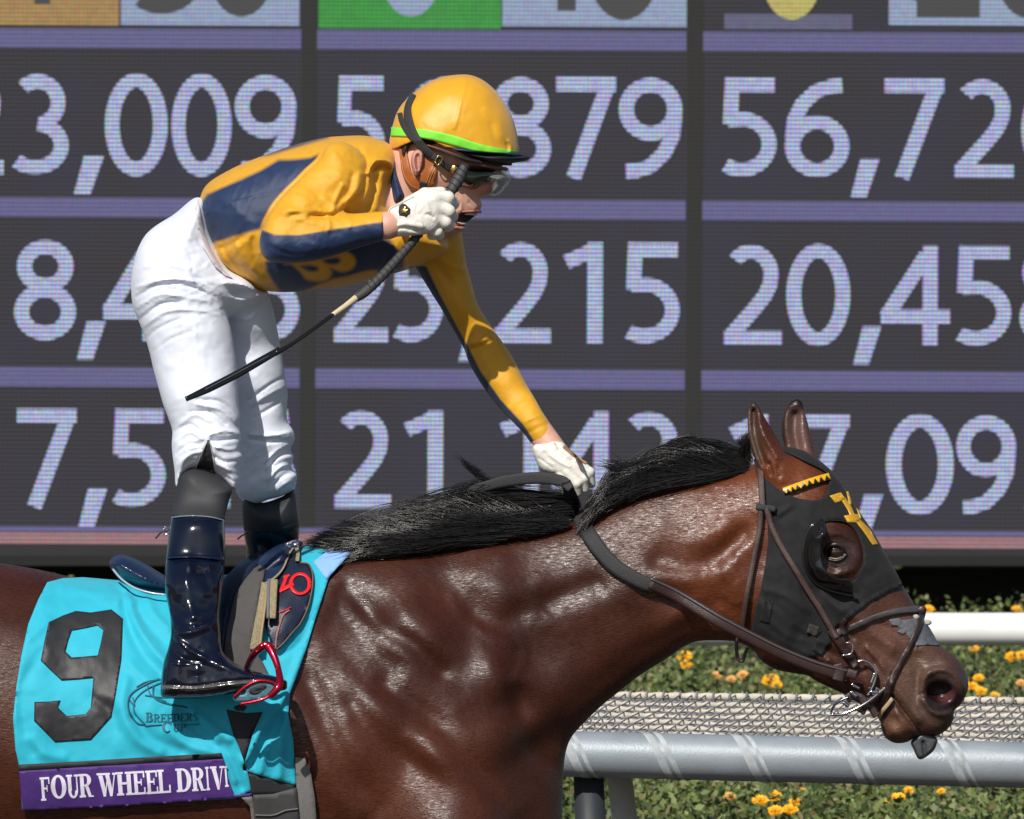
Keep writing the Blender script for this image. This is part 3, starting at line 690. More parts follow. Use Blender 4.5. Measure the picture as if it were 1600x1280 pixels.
H_rel = [
 # shoulder blade and the muscles beside it
 (zN((30, 640), (100, 500), (200, 620), (400, 780), (500, 900)), 18.6, 0.00476), (zN((130, 515), (250, 640), (350, 700), (440, 790)), 15.7, -0.00952), (zN((230, 500), (330, 600), (470, 720)), 20.2, 0.00435),
 (zN((480, 535), (520, 605), (600, 662), (670, 690), (715, 700), (722, 750), (695, 815)), 8.77, 0.00296), (zN((560, 600), (640, 625), (700, 600)), 21.5, -0.00928), (zN((800, 560), (870, 530), (960, 500)), 18.9, -0.00762),
 (zN((560, 480), (650, 505), (760, 500)), 25.3, 0.00832), (zN((420, 440), (520, 460), (640, 420)), 17.7, 0.00326), (zN((720, 830), (745, 930), (800, 1040), (830, 1060)), 18.6, 0.00476), (zN((690, 860), (720, 980), (790, 1080)), 20.2, -0.00544),
 (zN((60, 720), (180, 850), (330, 960), (480, 1110), (600, 1240)), 27.8, 0.00904), (zN((330, 830), (470, 930), (600, 1080), (700, 1230)), 25.3, 0.00968), (zN((150, 900), (250, 1030), (400, 1130), (500, 1240)), 22.8, -0.011),
 (zN((260, 840), (400, 930), (520, 1060), (640, 1230)), 15.7, -0.00476), (zN((35, 750), (60, 820), (110, 880), (140, 940)), 11.2, 0.00242), (zN((0, 830), (60, 960), (140, 1130), (230, 1240)), 18.9, -0.00653),
 (zN((-20, 900), (40, 1030), (90, 1160), (150, 1260)), 21.5, 0.00653), (zN((520, 700), (560, 800), (650, 930), (720, 1080), (760, 1240)), 27.8, -0.00517), (zN((620, 760), (650, 860), (720, 1000)), 14.3, 0.00238),
 (zN((110, 660), (170, 720), (220, 790)), 17.7, 0.00435), (zN((330, 400), (400, 420), (470, 390)), 12.9, 0.00158), (zN((120, 390), (300, 405), (460, 385)), 7.98, 0.00162), (zN((350, 1010), (450, 1120), (520, 1230)), 17.2, 0.00318),
 # neck
 (zN((1180, 330), (1260, 350), (1340, 340), (1400, 310)), 16.9, 0.00496), (zN((1170, 420), (1260, 440), (1350, 415), (1400, 380), (1450, 330)), 16.1, -0.0088), (zN((1000, 250), (1120, 200), (1240, 160)), 5.8, 0.00118),
 (zN((1200, 640), (1330, 520), (1440, 400), (1490, 350)), 16.9, 0.00446), (zN((1130, 520), (1270, 540), (1370, 500)), 19.5, -0.00544), (zN((1310, 590), (1380, 560), (1420, 590)), 15.6, -0.00496),
 (zN((960, 560), (1060, 520), (1180, 470), (1280, 470)), 27.6, 0.00646), (zN((860, 700), (960, 620), (1080, 600), (1200, 560)), 29.9, -0.00323), (zN((830, 1020), (900, 880), (1040, 760), (1200, 660), (1300, 620)), 18.4, -0.00544),
 (zN((870, 930), (960, 800), (1100, 700), (1260, 600)), 16.9, 0.00298), (zN((950, 260), (1100, 240), (1260, 210), (1450, 180)), 20.7, -0.00323), (zN((940, 600), (960, 720)), 7.25, 0.00101), (zN((870, 640), (910, 740)), 5.8, 0.00101), (zN((790, 590), (850, 660)), 5.8, 0.00101),
 # head
 (zM((620, 300), (760, 360), (900, 460), (1010, 560)), 11, .006), (zM((700, 440), (800, 520), (900, 640)), 8, -.006), (zM((800, 520), (900, 600), (990, 690)), 6, .004), (zM((740, 560), (840, 680)), 6, -.004),
 (zM((900, 420), (1010, 470), (1080, 560)), 9, -.005), (zM((1180, 560), (1260, 600), (1330, 650)), 9, .006), (zM((1130, 620), (1150, 700), (1165, 790)), 11, -.006), (zM((1010, 760), (1090, 870), (1160, 960)), 8, .006),
 (zM((1170, 800), (1190, 720), (1270, 680), (1360, 710), (1410, 790), (1400, 880), (1320, 930), (1230, 920), (1180, 850)), 6, .010),
 (zM((1000, 830), (1050, 900), (1110, 980), (1165, 1050), (1190, 1060), (1250, 1060), (1300, 1040)), 2.6, -.011), (zM((1030, 930), (1090, 1010), (1150, 1060)), 5, .005), (zM((960, 1000), (1040, 1060)), 8, .004),
 (zM((560, 680), (640, 740), (720, 790)), 7, -.006), (zM((600, 560), (700, 610), (760, 650)), 8, -.006), (zM((560, 610), (640, 640)), 4, .004), (zM((860, 560), (960, 690), (1000, 760)), 4, .003),
 (zH((600, 790), (650, 800), (690, 830)), 2.2, -.0025), (zH((600, 815), (640, 840), (670, 870)), 2.2, .002), (zH((530, 870), (590, 885), (640, 870)), 2.2, -.002), (zH((540, 720), (600, 715), (650, 745)), 2.4, .0025), (zM((1050, 1010), (1090, 1040), (1100, 1080)), 3, .002), (zM((1060, 870), (1110, 950), (1170, 1020)), 2.2, -.002), (zM((820, 600), (860, 660), (880, 740)), 2.5, .002),
 (zH((470, 730), (560, 700), (650, 740), (680, 820)), 9, .007), (zH((480, 880), (560, 910), (640, 880)), 8, .006),
]
H_leather = vnoise
H = Sh(H_poly, H_ctrl, H_rel, rw=1.0, ra=1.15, fold=lambda X, Y: (0.0022*vnoise(X+Y*.5, Y-X*.5, 70, 3, 1)+0.0018*wrk(X, Y, .5, 1.3, .75, 26, 91)*(X > 1100)+0.0006*wrk(X, Y, .5, 1.4, .8, 12, 92)*(X > 480)*(X < 1100))*(X > -60))
E1 = Sh(zH((166, 88), (148, 140), (148, 220), (165, 300), (185, 365), (212, 420), (250, 470), (300, 500), (350, 470), (356, 400), (330, 345), (308, 290), (268, 225), (228, 158), (194, 96)),
        [(1180, 650, .012, 12, -.052), (1185, 690, .022, 18, -.055), (1205, 740, .03, 26, -.056)],
        [(zH((175, 130), (180, 230), (200, 310), (225, 380)), 4.5, -.018), (zH((200, 180), (235, 260), (290, 350)), 5, .006), (zH((250, 380), (262, 430)), 3, -.008), (zH((290, 400), (300, 440)), 3, -.006)])
E2 = Sh(zH((378, 72), (340, 98), (314, 160), (308, 230), (322, 300), (340, 360), (400, 400), (470, 380), (476, 350), (460, 290), (442, 220), (424, 150), (408, 88)),
        [(1240, 640, .012, 13, .05), (1245, 690, .02, 20, .052), (1252, 720, .026, 24, .05)], [(zH((372, 150), (370, 230), (385, 310)), 8, -.018)])
HS = [H, E1, E2]
def eye_y(px, py): return near([H], np.array([px]), np.array([py]))[0]
EYx, EYy = zH((562, 800))[0]; EYd = eye_y(EYx, EYy)
NOx, NOy = zM((1275, 800))[0]; NOd = eye_y(NOx, NOy)
horse = thing('race_horse', 'dark bay racehorse galloping under its standing rider', 'horse', tuple(P(300, 2130, 0)))
legs = []
for sy in (-1, 1):
    o = 0 if sy < 0 else 1
    q = [(700-60*o, 1300, .13*sy), (690-150*o, 1500, .14*sy), (760-300*o, 1725-30*o, .13*sy), (740-420*o, 1960-90*o, .13*sy), (790-450*o, 2060-60*o, .13*sy), (800-470*o, 2120-60*o, .13*sy)]
    rr = [.12, .085, .05, .035, .036, .045]
    for i in range(5): legs.append((q[i], q[i+1], rr[i], rr[i+1]))
    q = [(-480+60*o, 1200, .13*sy), (-400+160*o, 1450, .14*sy), (-560+260*o, 1700, .13*sy), (-480+330*o, 1960, .13*sy), (-430+340*o, 2060, .13*sy), (-420+350*o, 2120, .13*sy)]
    rr = [.16, .11, .055, .036, .036, .045]
    for i in range(5): legs.append((q[i], q[i+1], rr[i], rr[i+1]))
subs = []
for sg in (1, -1):
    subs.append((NOx, NOy+2, NOd*sg, 21, 17, .036, .006)); subs.append((NOx+8, NOy+9, NOd*sg, 15, 12, .022, .006))
    subs.append((EYx, EYy, EYd*sg, 17, 12, .010, .004))
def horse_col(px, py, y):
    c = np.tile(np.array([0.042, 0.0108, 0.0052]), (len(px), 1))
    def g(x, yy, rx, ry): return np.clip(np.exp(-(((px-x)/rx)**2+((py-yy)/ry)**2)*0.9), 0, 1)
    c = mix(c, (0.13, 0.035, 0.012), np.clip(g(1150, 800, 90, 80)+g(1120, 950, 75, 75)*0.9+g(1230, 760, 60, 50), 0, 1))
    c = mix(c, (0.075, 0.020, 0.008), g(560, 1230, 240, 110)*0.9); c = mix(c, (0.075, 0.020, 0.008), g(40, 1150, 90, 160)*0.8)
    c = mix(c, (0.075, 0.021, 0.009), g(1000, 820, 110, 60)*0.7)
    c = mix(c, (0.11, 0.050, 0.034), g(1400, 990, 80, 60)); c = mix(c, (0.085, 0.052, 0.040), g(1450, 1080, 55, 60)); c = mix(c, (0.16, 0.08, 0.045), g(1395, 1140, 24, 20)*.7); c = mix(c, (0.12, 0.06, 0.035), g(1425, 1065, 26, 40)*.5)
    nr = inpoly(px, py, spline(zM((1185, 850), (1190, 760), (1240, 715), (1310, 722), (1370, 780), (1390, 850), (1340, 900), (1260, 930), (1200, 900)), 5, True), 4)
    c = mix(c, (0.020, 0.012, 0.012), nr*1.0); inn = nr*(np.abs(y) < abs(NOd)-0.008); c = mix(c, (0.016, 0.005, 0.006), inn*0.9)
    pk = inpoly(px, py, zM((1265, 850), (1340, 795), (1375, 790), (1350, 850), (1290, 880)), 4); c = mix(c, (0.28, 0.10, 0.10), pk*nr*.2)
    c = mix(c, (0.030, 0.020, 0.018), g(EYx+6, EYy, 36, 30)*0.85)
    ear = inpoly(px, py, zH((155, 80), (190, 80), (180, 160), (215, 330), (215, 390), (180, 360), (150, 200)), 6)*(y < 0); c = mix(c, (0.10, 0.07, 0.055), ear*.8)
    ear = inpoly(px, py, zH((345, 120), (415, 130), (435, 250), (440, 330), (350, 300), (335, 200)), 8)*(y > 0); c = mix(c, (0.17, 0.10, 0.085), ear*.8)
    tip = np.clip((642-py)/14, 0, 1)*(px > 1100); c = mix(c, (0.008, 0.007, 0.007), tip)
    rim = inpoly(px, py, zH((300, 60), (350, 60), (340, 130), (325, 230), (330, 330), (305, 330)), 6)*(y > 0); c = mix(c, (0.02, 0.012, 0.01), rim*.8)
    c = mix(c, (0.010, 0.008, 0.008), np.clip((py-1560)/160, 0, 1))
    return c
xs = np.concatenate([np.arange(-665, -40, 9), np.arange(-40, 1130, 3.5), np.arange(1130, 1532, 2.5)])
ys = np.concatenate([np.arange(612, 1292, 3.0), np.arange(1292, 2150, 9)]); ds = np.arange(-0.345, 0.346, 0.0042)
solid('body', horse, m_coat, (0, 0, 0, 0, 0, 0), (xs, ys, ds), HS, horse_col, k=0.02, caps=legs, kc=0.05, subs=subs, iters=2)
lap('horse body')
m_eye = mat('eye', (0.022, 0.009, 0.004), 0.03, 0.8, coat=1, coat_rough=0.01)
def ball(name, px, py, y, r, mt, parent, sq=(1, 1, 1), n=24, mb=None):
    th, ph = np.meshgrid(np.linspace(0, np.pi, n), np.linspace(0, 2*np.pi, 2*n, endpoint=False), indexing='ij')
    c = P(px, py, y); V = c+r*np.stack([np.sin(th)*np.cos(ph)*sq[0], np.sin(th)*np.sin(ph)*sq[1], np.cos(th)*sq[2]], -1).reshape(-1, 3)
    i = (np.arange(n-1)*2*n)[:, None]; j = np.arange(2*n)[None]; j2 = (j+1) % (2*n)
    Q = np.stack([i+j, i+j+2*n, i+j2+2*n, i+j2], -1).reshape(-1, 4)
    if mb is not None: mb.add(V, [Q]); return
    return mesh_obj(name, V, [Q], mt, parent)
m_rimw = mat('eye_rim', (0.35, 0.27, 0.24), 0.3)
for sg in (1, -1):
    ball('eye', EYx, EYy, (EYd+0.0105)*sg, 0.0185, m_eye, horse)
hn = lambda px, py: near([H], px, py)
lid = mat('eyelid', (0.030, 0.018, 0.015), 0.35, 0.6, bump=0.4, bscale=300)
tube3('eyelid', [(EYx-17, EYy+4, EYd+.001), (EYx-11, EYy-8, EYd-.006), (EYx+1, EYy-12, EYd-.0085), (EYx+12, EYy-8, EYd-.006), (EYx+19, EYy+3, EYd)], [.0015, .003, .0036, .003, .0015], lid, horse)
tube3('eyelid', [(EYx-17, EYy+4, EYd+.001), (EYx-8, EYy+12, EYd-.003), (EYx+3, EYy+13.5, EYd-.0045), (EYx+12, EYy+10, EYd-.003), (EYx+19, EYy+3, EYd)], [.0012, .0022, .0024, .002, .0012], lid, horse)
tube3('eye_white', [(EYx-9, EYy+9, EYd-.004), (EYx+3, EYy+10.5, EYd-.006), (EYx+12, EYy+7, EYd-.004)], [.0006, .0012, .0006], m_rimw, horse, 6)
m_tong = mat('tongue_grey', (0.06, 0.065, 0.07), 0.35, 0.5, var=0.2, vscale=60, bump=0.3, bscale=200)
solid('tongue', horse, m_tong, (1410, 1480, 1130, 1200, -.03, .03), 1.5, [Sh(zM((1110, 1090), (1125, 1140), (1145, 1185), (1165, 1195), (1190, 1185), (1235, 1150), (1256, 1110), (1256, 1070), (1180, 1040)),
      [(1440, 1170, .019, 6, 0)], [(zM((1180, 1100), (1190, 1170)), 3, -.008)])])
# mane
m_hair = mat('mane_hair', (0.010, 0.009, 0.009), 0.28, 0.6)
def hair(mb, guides, n, lo=0.0, hi=0.8, L=(0.28, 0.6), wid=0.00065, spread=0.012, uend=None, seed=1, yb=0.0, clump=0.8, root1=True, up=0.0):
    """strands rooted along the last guide and blown along the guides towards the first"""
    rg = np.random.default_rng(seed); G = np.array([spline([g + (0,) if len(g) < 3 else g for g in gd], 8) for gd in guides]); K, M = G.shape[:2]
    ts = np.linspace(0, 1, 9)
    for i in range(n):
        t0 = rg.uniform(lo, hi); ln = rg.uniform(*L); c = int(t0*23); rc = np.random.default_rng(c*7+seed)
        ue = rg.uniform(0, 1) if rg.random() > clump else np.clip(rc.uniform(0, 1)+rg.normal()*0.03, 0, 1)
        t = np.clip(t0+ln*ts, 0, 1.0); over = np.clip(t0+ln*ts-1, 0, None)
        u = (1-(1-ue)*(ts**0.8)) if root1 else ue+0*ts
        fi = t*(M-1); a = np.floor(fi).astype(int).clip(0, M-2); f = (fi-a)[:, None]
        uu = u*(K-1); b = np.floor(uu).astype(int).clip(0, K-2); g = (uu-b)[:, None]
        p = (G[b, a]*(1-f)+G[b, a+1]*f)*(1-g)+(G[b+1, a]*(1-f)+G[b+1, a+1]*f)*g
        d = (G[0, -1]-G[0, -4])[:2]; d = d/np.hypot(*d); p[:, :2] += d*over[:, None]*110
        y = p[:, 2]+yb+rg.normal()*spread*(0.4+ts); wob = rg.normal(size=2)*2.2
        px = p[:, 0]+wob[0]*1.6*np.sin(ts*5+i); py = p[:, 1]+wob[1]*1.7*np.sin(ts*4+i*2)+rg.normal()*1.6-up*rg.random()*ts**2*14
        V, pl = tube_geo(P(px, py, y), wid*rg.uniform(.6, 1.3)*np.array([.8, 1, 1, 1, .9, .8, .65, .45, .15]), 4, cap=False); mb.add(V, pl)
mb = MB()
yA = -.045
gA = [[(898, 765, 0), (850, 754, 0), (800, 748, 0), (740, 752, -.01), (680, 768, -.02), (610, 787, -.03), (555, 804, -.03), (505, 828, -.03)],
      [(896, 790, yA), (850, 798, yA-.01), (800, 803, yA-.01), (740, 810, yA-.015), (680, 822, -.07), (620, 832, -.07), (560, 842, -.07), (515, 852, -.06)],
      [(892, 816, -.055), (850, 826, -.06), (800, 836, -.065), (740, 845, -.07), (680, 853, -.08), (620, 860, -.09), (565, 868, -.09), (520, 888, -.08)]]
hair(mb, gA, 3800, seed=1, spread=.008); hair(mb, gA, 900, seed=2, spread=.010, root1=False, L=(.2, .45), hi=.8)
gB = [[(1172, 706, 0), (1130, 690, 0), (1085, 683, 0), (1040, 695, -.005), (990, 720, -.01), (955, 735, -.015), (928, 768, -.02)],
      [(1172, 722, -.02), (1125, 716, -.03), (1070, 715, -.035), (1020, 728, -.04), (975, 748, -.045), (945, 768, -.05), (920, 795, -.05)],
      [(1168, 735, -.03), (1120, 744, -.04), (1060, 756, -.045), (1000, 769, -.05), (960, 783, -.055), (935, 800, -.055), (916, 822, -.055)]]
hair(mb, gB, 3200, seed=3, spread=.008, hi=.75); hair(mb, gB, 700, seed=4, root1=False, L=(.2, .5), hi=.75)
gC = [[(1150, 720, 0), (1152, 700, 0), (1160, 682, 0), (1172, 670, 0)], [(1176, 722, -.02), (1172, 705, -.02), (1172, 690, -.02), (1178, 680, -.02)]]
hair(mb, gC, 130, seed=5, root1=False, hi=.3, L=(.4, .9), wid=.0009)
gD = [[(775, 762, 0), (750, 742, 0), (725, 720, 0), (700, 708, 0)], [(790, 775, 0), (760, 752, 0), (738, 735, 0), (715, 716, 0)]]
hair(mb, gD, 60, seed=6, root1=False, hi=.3, L=(.4, .8), wid=.0008, spread=.003)
gE = [[(1010, 722, 0), (985, 722, 0), (960, 716, 0), (935, 712, 0)], [(1000, 735, -.03), (975, 738, -.03), (950, 735, -.03), (925, 736, -.03)]]
hair(mb, gE, 90, seed=7, root1=False, hi=.4, L=(.3, .7), wid=.0008)
gF = [[(600, 815, -.02), (560, 818, -.02), (525, 824, -.02), (490, 830, -.02)], [(600, 850, -.07), (560, 858, -.07), (530, 864, -.07), (495, 862, -.07)]]
hair(mb, gF, 120, seed=8, root1=False, hi=.4, L=(.3, .7), wid=.0008)
mb.obj('mane', m_hair, horse)
core = [Sh([(900, 776), (850, 768), (800, 764), (740, 770), (680, 787), (620, 804), (560, 828), (525, 858), (540, 880), (620, 868), (740, 853), (850, 835), (900, 818)], [(850, 800, .030, 22, -.008), (600, 840, .035, 20, -.025)], fold=lambda X, Y: 0.0025*vnoise(X*0.35, Y*1.3, 12, 4, 2)),
        Sh([(1165, 716), (1120, 702), (1080, 698), (1030, 706), (980, 726), (945, 755), (922, 795), (918, 818), (950, 798), (1000, 778), (1070, 762), (1130, 750), (1168, 742)], [(1100, 725, .022, 20, -.010), (950, 780, .024, 16, -.018)], fold=lambda X, Y: 0.0025*vnoise(X*0.35, Y*1.3, 12, 4, 2))]
solid('mane_base', horse, mat('mane_undercoat', (.006, .005, .005), .95, .1, bump=1, bscale=200, bstretch=(.3, 1, 2, .1)), (510, 1185, 680, 900, -.13, .07), 3.0, core, k=.01)
# tail beyond the frame
mb = MB(); rg = np.random.default_rng(9)
for i in range(500):
    a = rg.normal(size=3); V, pl = tube_geo(P(np.array([-640, -720+a[0]*15, -800+a[1]*30, -860+a[2]*50]), np.array([930, 940+a[1]*12, 1060+a[0]*30, 1240+a[2]*60]), np.array([0, a[2]*.02, a[0]*.04, a[1]*.05])), .002, 4, cap=False); mb.add(V, pl)
mb.obj('tail', m_hair, horse)
lap('mane')
# ------------------------------------------------------------------ blinker hood
hcl = lambda px, py: near([H], px, py, .0045)
m_hood = mat('hood_cloth', (0.011, 0.011, 0.012), 0.8, 0.35, sheen=0.06, var=0.2, vscale=40, bump=0.3, bscale=900)
m_gloss = mat('eye_cup_plastic', (0.008, 0.008, 0.009), 0.12, 0.6, coat=0.6, bump=.15, bscale=60)
hood = thing('blinker_hood', 'black cloth blinker hood with glossy eye cup on the horse head', 'hood', tuple(P(1280, 850, 0)))
hood_rel = [(zH((300, 640), (350, 610), (375, 600)), 3, -.004), (zH((290, 625), (340, 595)), 4, .003), (zM((260, 300), (320, 420), (420, 500)), 5, .003), (zM((330, 300), (400, 380), (480, 480)), 4, -.003),
            (zM((240, 440), (380, 520), (500, 590)), 3, .002), (zM((300, 260), (290, 330), (300, 400)), 3, -.0025), (zM((500, 360), (560, 440), (600, 500)), 4, -.003), (zM((430, 420), (520, 470)), 4, .003),
            (zH((440, 980), (520, 1050), (560, 1120)), 6, -.003), (zH((500, 1000), (600, 1080)), 5, .003), (zH((580, 1130), (700, 1030), (870, 940)), 2.2, -.002), (zH((600, 1150), (720, 1050), (880, 965)), 2.2, .0015),
            (zH((230, 980), (330, 1010), (430, 1080)), 4, .0025)]
hd = lambda px, py: np.minimum(near([H], px, py, .0022), near([H], px, py, .0045)-1.7*relief(px, py, hood_rel)-0.0008*vnoise(px, py, 16, 6, 3))
hole_eye = spline(zH((470, 720), (510, 658), (560, 650), (620, 660), (665, 705), (695, 780), (697, 850), (670, 905), (630, 940), (560, 930), (500, 880), (468, 800)), 5, True)
sheet('hood_cloth', zH((175, 360), (205, 340), (225, 335), (300, 300), (352, 300), (420, 320), (463, 345), (522, 392), (575, 440), (618, 512), (680, 610), (740, 698), (798, 800), (846, 880), (880, 945), (884, 962), (820, 985), (740, 1030), (660, 1090), (600, 1140), (575, 1150), (540, 1190), (545, 1240))
      + zM((600, 560), (565, 600), (520, 614), (420, 585), (320, 545), (198, 470)) + zH((166, 1160), (185, 1070), (212, 970), (232, 850), (245, 740), (240, 640), (228, 560), (200, 480)), hd, m_hood, hood, .004, 5,
      holes=[spline(zH((235, 430), (262, 476), (330, 522), (400, 547), (470, 554), (512, 535), (530, 490), (534, 440), (500, 408), (430, 374), (350, 335), (280, 318), (222, 350)), 4, True), hole_eye], mirror=True)
cup_out = spline(zH((505, 645), (450, 675), (418, 740), (412, 820), (428, 890), (470, 950), (540, 985), (600, 1000), (648, 1010)), 6)
cup_in = spline(zH((648, 955), (630, 930), (575, 925), (525, 895), (498, 840), (495, 780), (503, 735), (523, 690), (512, 655)), 6)
def cupd(px, py):
    d0 = segdist(px, py, cup_out, False); d1 = segdist(px, py, cup_in, False); t = d0/(d0+d1+1e-6)
    return near([H], px, py, .006)-0.036*np.sin(np.clip(t, 0, 1)*np.pi/2)**0.8*np.clip(1.25-((py-895)/95)**2*0.0, 0, 1)
sheet('eye_cup', np.concatenate([cup_out, cup_in]), cupd, m_gloss, hood, .003, 3)
q = np.array(cup_out); tube3('binding', [(a, b, float(near([H], np.array([a]), np.array([b]), .006)[0])-.001) for a, b in q[::4]], .0028, m_gloss, hood, 8, 3)
q = hole_eye[::5]; tube3('binding', [(a, b, float(hd(np.array([a]), np.array([b]))[0])) for a, b in q], .0012, m_hood, hood, 6, 3, closed=True)
m_gold = mat('gold_tape', (0.60, 0.33, 0.02), 0.35, 0.6, var=0.12, vscale=90)
mb = MB()
hd2 = lambda px, py: hd(px, py)-.0012
for pl_ in (zH((537, 533), (590, 516), (612, 545), (590, 560), (565, 566)), zH((582, 528), (612, 540), (640, 582), (658, 622), (692, 655), (728, 690), (770, 765), (742, 767), (700, 705), (668, 664), (640, 640), (622, 598), (598, 560)),
            zH((605, 628), (650, 619), (684, 622), (688, 645), (660, 662), (622, 658)), zH((617, 512), (627, 512), (642, 560), (640, 580), (630, 575)), zH((664, 590), (674, 600), (690, 640), (682, 640))):
    sheet('emblem', pl_, hd2, None, None, .001, 3, mb=mb)
mb.obj('emblem', m_gold, hood)
for pl_ in (zM((262, 280), (322, 290), (300, 420), (245, 405)), zM((540, 420), (600, 460), (570, 500), (515, 460)), zM((575, 500), (640, 530), (600, 600), (545, 570))):
    sheet('fastening', pl_, lambda a, b: hd(a, b)-.002, m_hood, hood, .002, 3)
sheet('fastening', zM((530, 418), (588, 440), (570, 492), (512, 470)), lambda a, b: hd(a, b)-.0032, mat('tan_tab', (.03, .026, .024), .8), hood, .002, 3)
lap('hood')
ns = thing('nasal_strip', 'worn grey adhesive strip across the nose of the horse', 'nose strip', tuple(P(1440, 990, 0)))
m_strip = mat('grey_strip', (0.11, 0.115, 0.13), 0.6, var=0.25, vscale=120, bump=.5, bscale=300)
sheet('strip', zM((985, 395), (1040, 385), (1060, 400), (1150, 385), (1180, 392), (1215, 440), (1245, 490), (1272, 545), (1200, 540), (1140, 548), (1128, 520), (1095, 500), (1080, 470), (1060, 480), (1028, 468), (1050, 450), (1030, 430), (995, 430)), lambda a, b: near([H], a, b, .0015)-.0006*vnoise(a, b, 6, 3), m_strip, ns, .001, 2.5, mirror=True)
# ------------------------------------------------------------------ bridle
bridle = thing('bridle', 'dark brown leather racing bridle with yellow and black browband', 'bridle', tuple(P(1250, 850, 0)))
m_lea = mat('brown_leather', (0.032, 0.014, 0.013), 0.38, 0.55, coat=.2, var=0.2, vscale=80, bump=.4, bscale=700)
m_lea2 = mat('stitched_leather', (0.065, 0.036, 0.032), 0.5, 0.5, var=0.35, vscale=260, bump=.6, bscale=600)
m_rub = mat('black_rubber_grip', (0.022, 0.022, 0.024), 0.62, 0.45, var=0.12, vscale=200, bump=.5, bscale=900)
m_steel = mat('bit_steel', (0.55, 0.56, 0.58), 0.14, metal=1.0)
m_lgrey = mat('worn_leather', (0.075, 0.065, 0.068), 0.35, .6, coat=.3, bump=.3, bscale=400)
hb = lambda px, py: near([H], px, py, .0085)
def zz(u, v):
    tri = np.abs((u*8.5) % 1-0.5)*2; k = (v > 0.55-1.3*tri+0.2)&(v > -0.55)
    k = v > (0.9-1.55*tri)
    return np.where(k[:, None], np.array([0.012, 0.011, 0.010]), np.array([0.80, 0.42, 0.012]))
m_vc = mat('browband_colour', attr=True, rough=0.3, spec=0.6, coat=.4, bump=.3, bscale=300)
strap('browband', zH((318, 512), (380, 490), (460, 462), (538, 440)), 11.5, lambda a, b: near(HS, a, b, .004), m_vc, bridle, .004, .005, sm=30, bulge=.003, m=13, colfn=zz)
strap('crown_piece', zH((208, 385), (210, 450), (214, 520), (218, 585)), 10, hb, m_lea2, bridle)
strap('throat_latch', zH((210, 590), (205, 680), (185, 790), (160, 920), (135, 1050), (118, 1170)), 8.5, hb, m_lea2, bridle, bulge=.002)
strap('cheek_strap', zH((236, 590), (262, 680), (310, 780), (372, 880), (430, 975), (490, 1070), (545, 1165), (575, 1210)), 9.5, hb, m_lea2, bridle, off=.006, bulge=.0025)
strap('keeper', zH((186, 585), (230, 590), (280, 596)), 10, hb, m_rub, bridle, .007, .004)
strap('cheek_strap', zM((650, 455), (690, 510), (745, 590), (800, 665)), 13, hb, m_lea, bridle, off=.004)
strap('noseband', zM((690, 470), (735, 455), (800, 428), (900, 385), (1010, 352), (1110, 338), (1175, 335)), [11, 10, 9.5, 9.5, 10, 11], lambda a, b: near([H], a, b, .003), m_lgrey, bridle, .003, .004, bulge=.002)
strap('noseband_loop', zM((735, 395), (715, 430), (735, 480)), 8, hb, m_lea, bridle, .007)
strap('cross_strap', zM((1180, 330), (1160, 420), (1105, 540), (1040, 660), (985, 775), (950, 860), (930, 925)), [12, 9, 9, 9, 11, 13, 13], lambda a, b: near([H], a, b, .003), m_lea, bridle, .004, .004, bulge=.002)
ball('knot', *zM((1170, 340))[0], float(near([H], *[np.array([v]) for v in zM((1160, 350))[0]])[0])-.006, .008, m_lea, bridle, (1.2, .7, 1.1), 12)
m_fle = mat('fleece', (0.42, 0.40, 0.36), 0.95, bump=1, bscale=300)
for a, b, y in ((1130, 382, -.03), (1200, 412, -.012)): ball('fleece_knot', *zM((a, b))[0], y, .0068, m_fle, bridle, (1.5, .9, .9), 10)
strap('curb_strap', zM((1005, 845), (975, 885), (945, 920), (925, 955)), 6.5, lambda a, b: near([H], a, b, .003), mat('cream_strap', (.48, .36, .22), .6), bridle, .006, .004)
strap('chin_strap', zM((880, 780), (900, 850), (915, 930)), 14, lambda a, b: near([H], a, b, .003), m_lea, bridle, .003, .006)
yb_ = -.075
def tz(name, pts, r, mt, y=yb_, n=8): return tube3(name, [(a, b, y if len(p) < 3 else p[2]) for p in pts for (a, b) in zM(p[:2])], r, mt, bridle, n)
tz('bit_ring', [(805, 637), (840, 630), (880, 650), (908, 695), (905, 740), (885, 790), (860, 830)], .0028, m_steel)
tz('bit_bar', [(905, 700), (880, 760)], .0045, m_steel)
tz('bit_ring', [(652, 935), (665, 895), (705, 860), (755, 838)], .0022, mat('dark_steel', (.08, .10, .13), .2, metal=1), -.078)
tz('bit_ring', [(655, 938), (710, 938), (780, 912), (860, 868), (930, 812), (962, 785)], .0030, m_steel, -.080)
tz('bit_link', [(765, 808), (800, 835)], .005, m_steel, -.082); tz('bit_link', [(722, 868), (755, 892)], .004, m_steel, -.082); tz('bit_link', [(770, 765), (815, 790)], .003, m_steel, -.082); tz('bit_link', [(875, 808), (925, 812)], .003, m_steel, -.082)
strap('bit_strap', [a+(-.074,) for a in zM((740, 850), (780, 830), (830, 850), (860, 900))], 14, None, m_lea, bridle)
strap('bit_strap', [a+(-.070,) for a in zM((820, 930), (850, 880), (900, 840), (930, 790))], 14, None, m_lea, bridle)
strap('strap_end', [a+(-.066,) for a in zM((860, 860), (890, 910), (915, 950))], 12, None, m_lea, bridle)
bk = zM((737, 530), (765, 528), (776, 560), (765, 592), (712, 602)); bkd = float(hb(np.array([bk[1][0]]), np.array([bk[1][1]]))[0])-.010
tube3('buckle', [(a, b, bkd) for a, b in bk], .0022, m_steel, bridle, 8, 4)
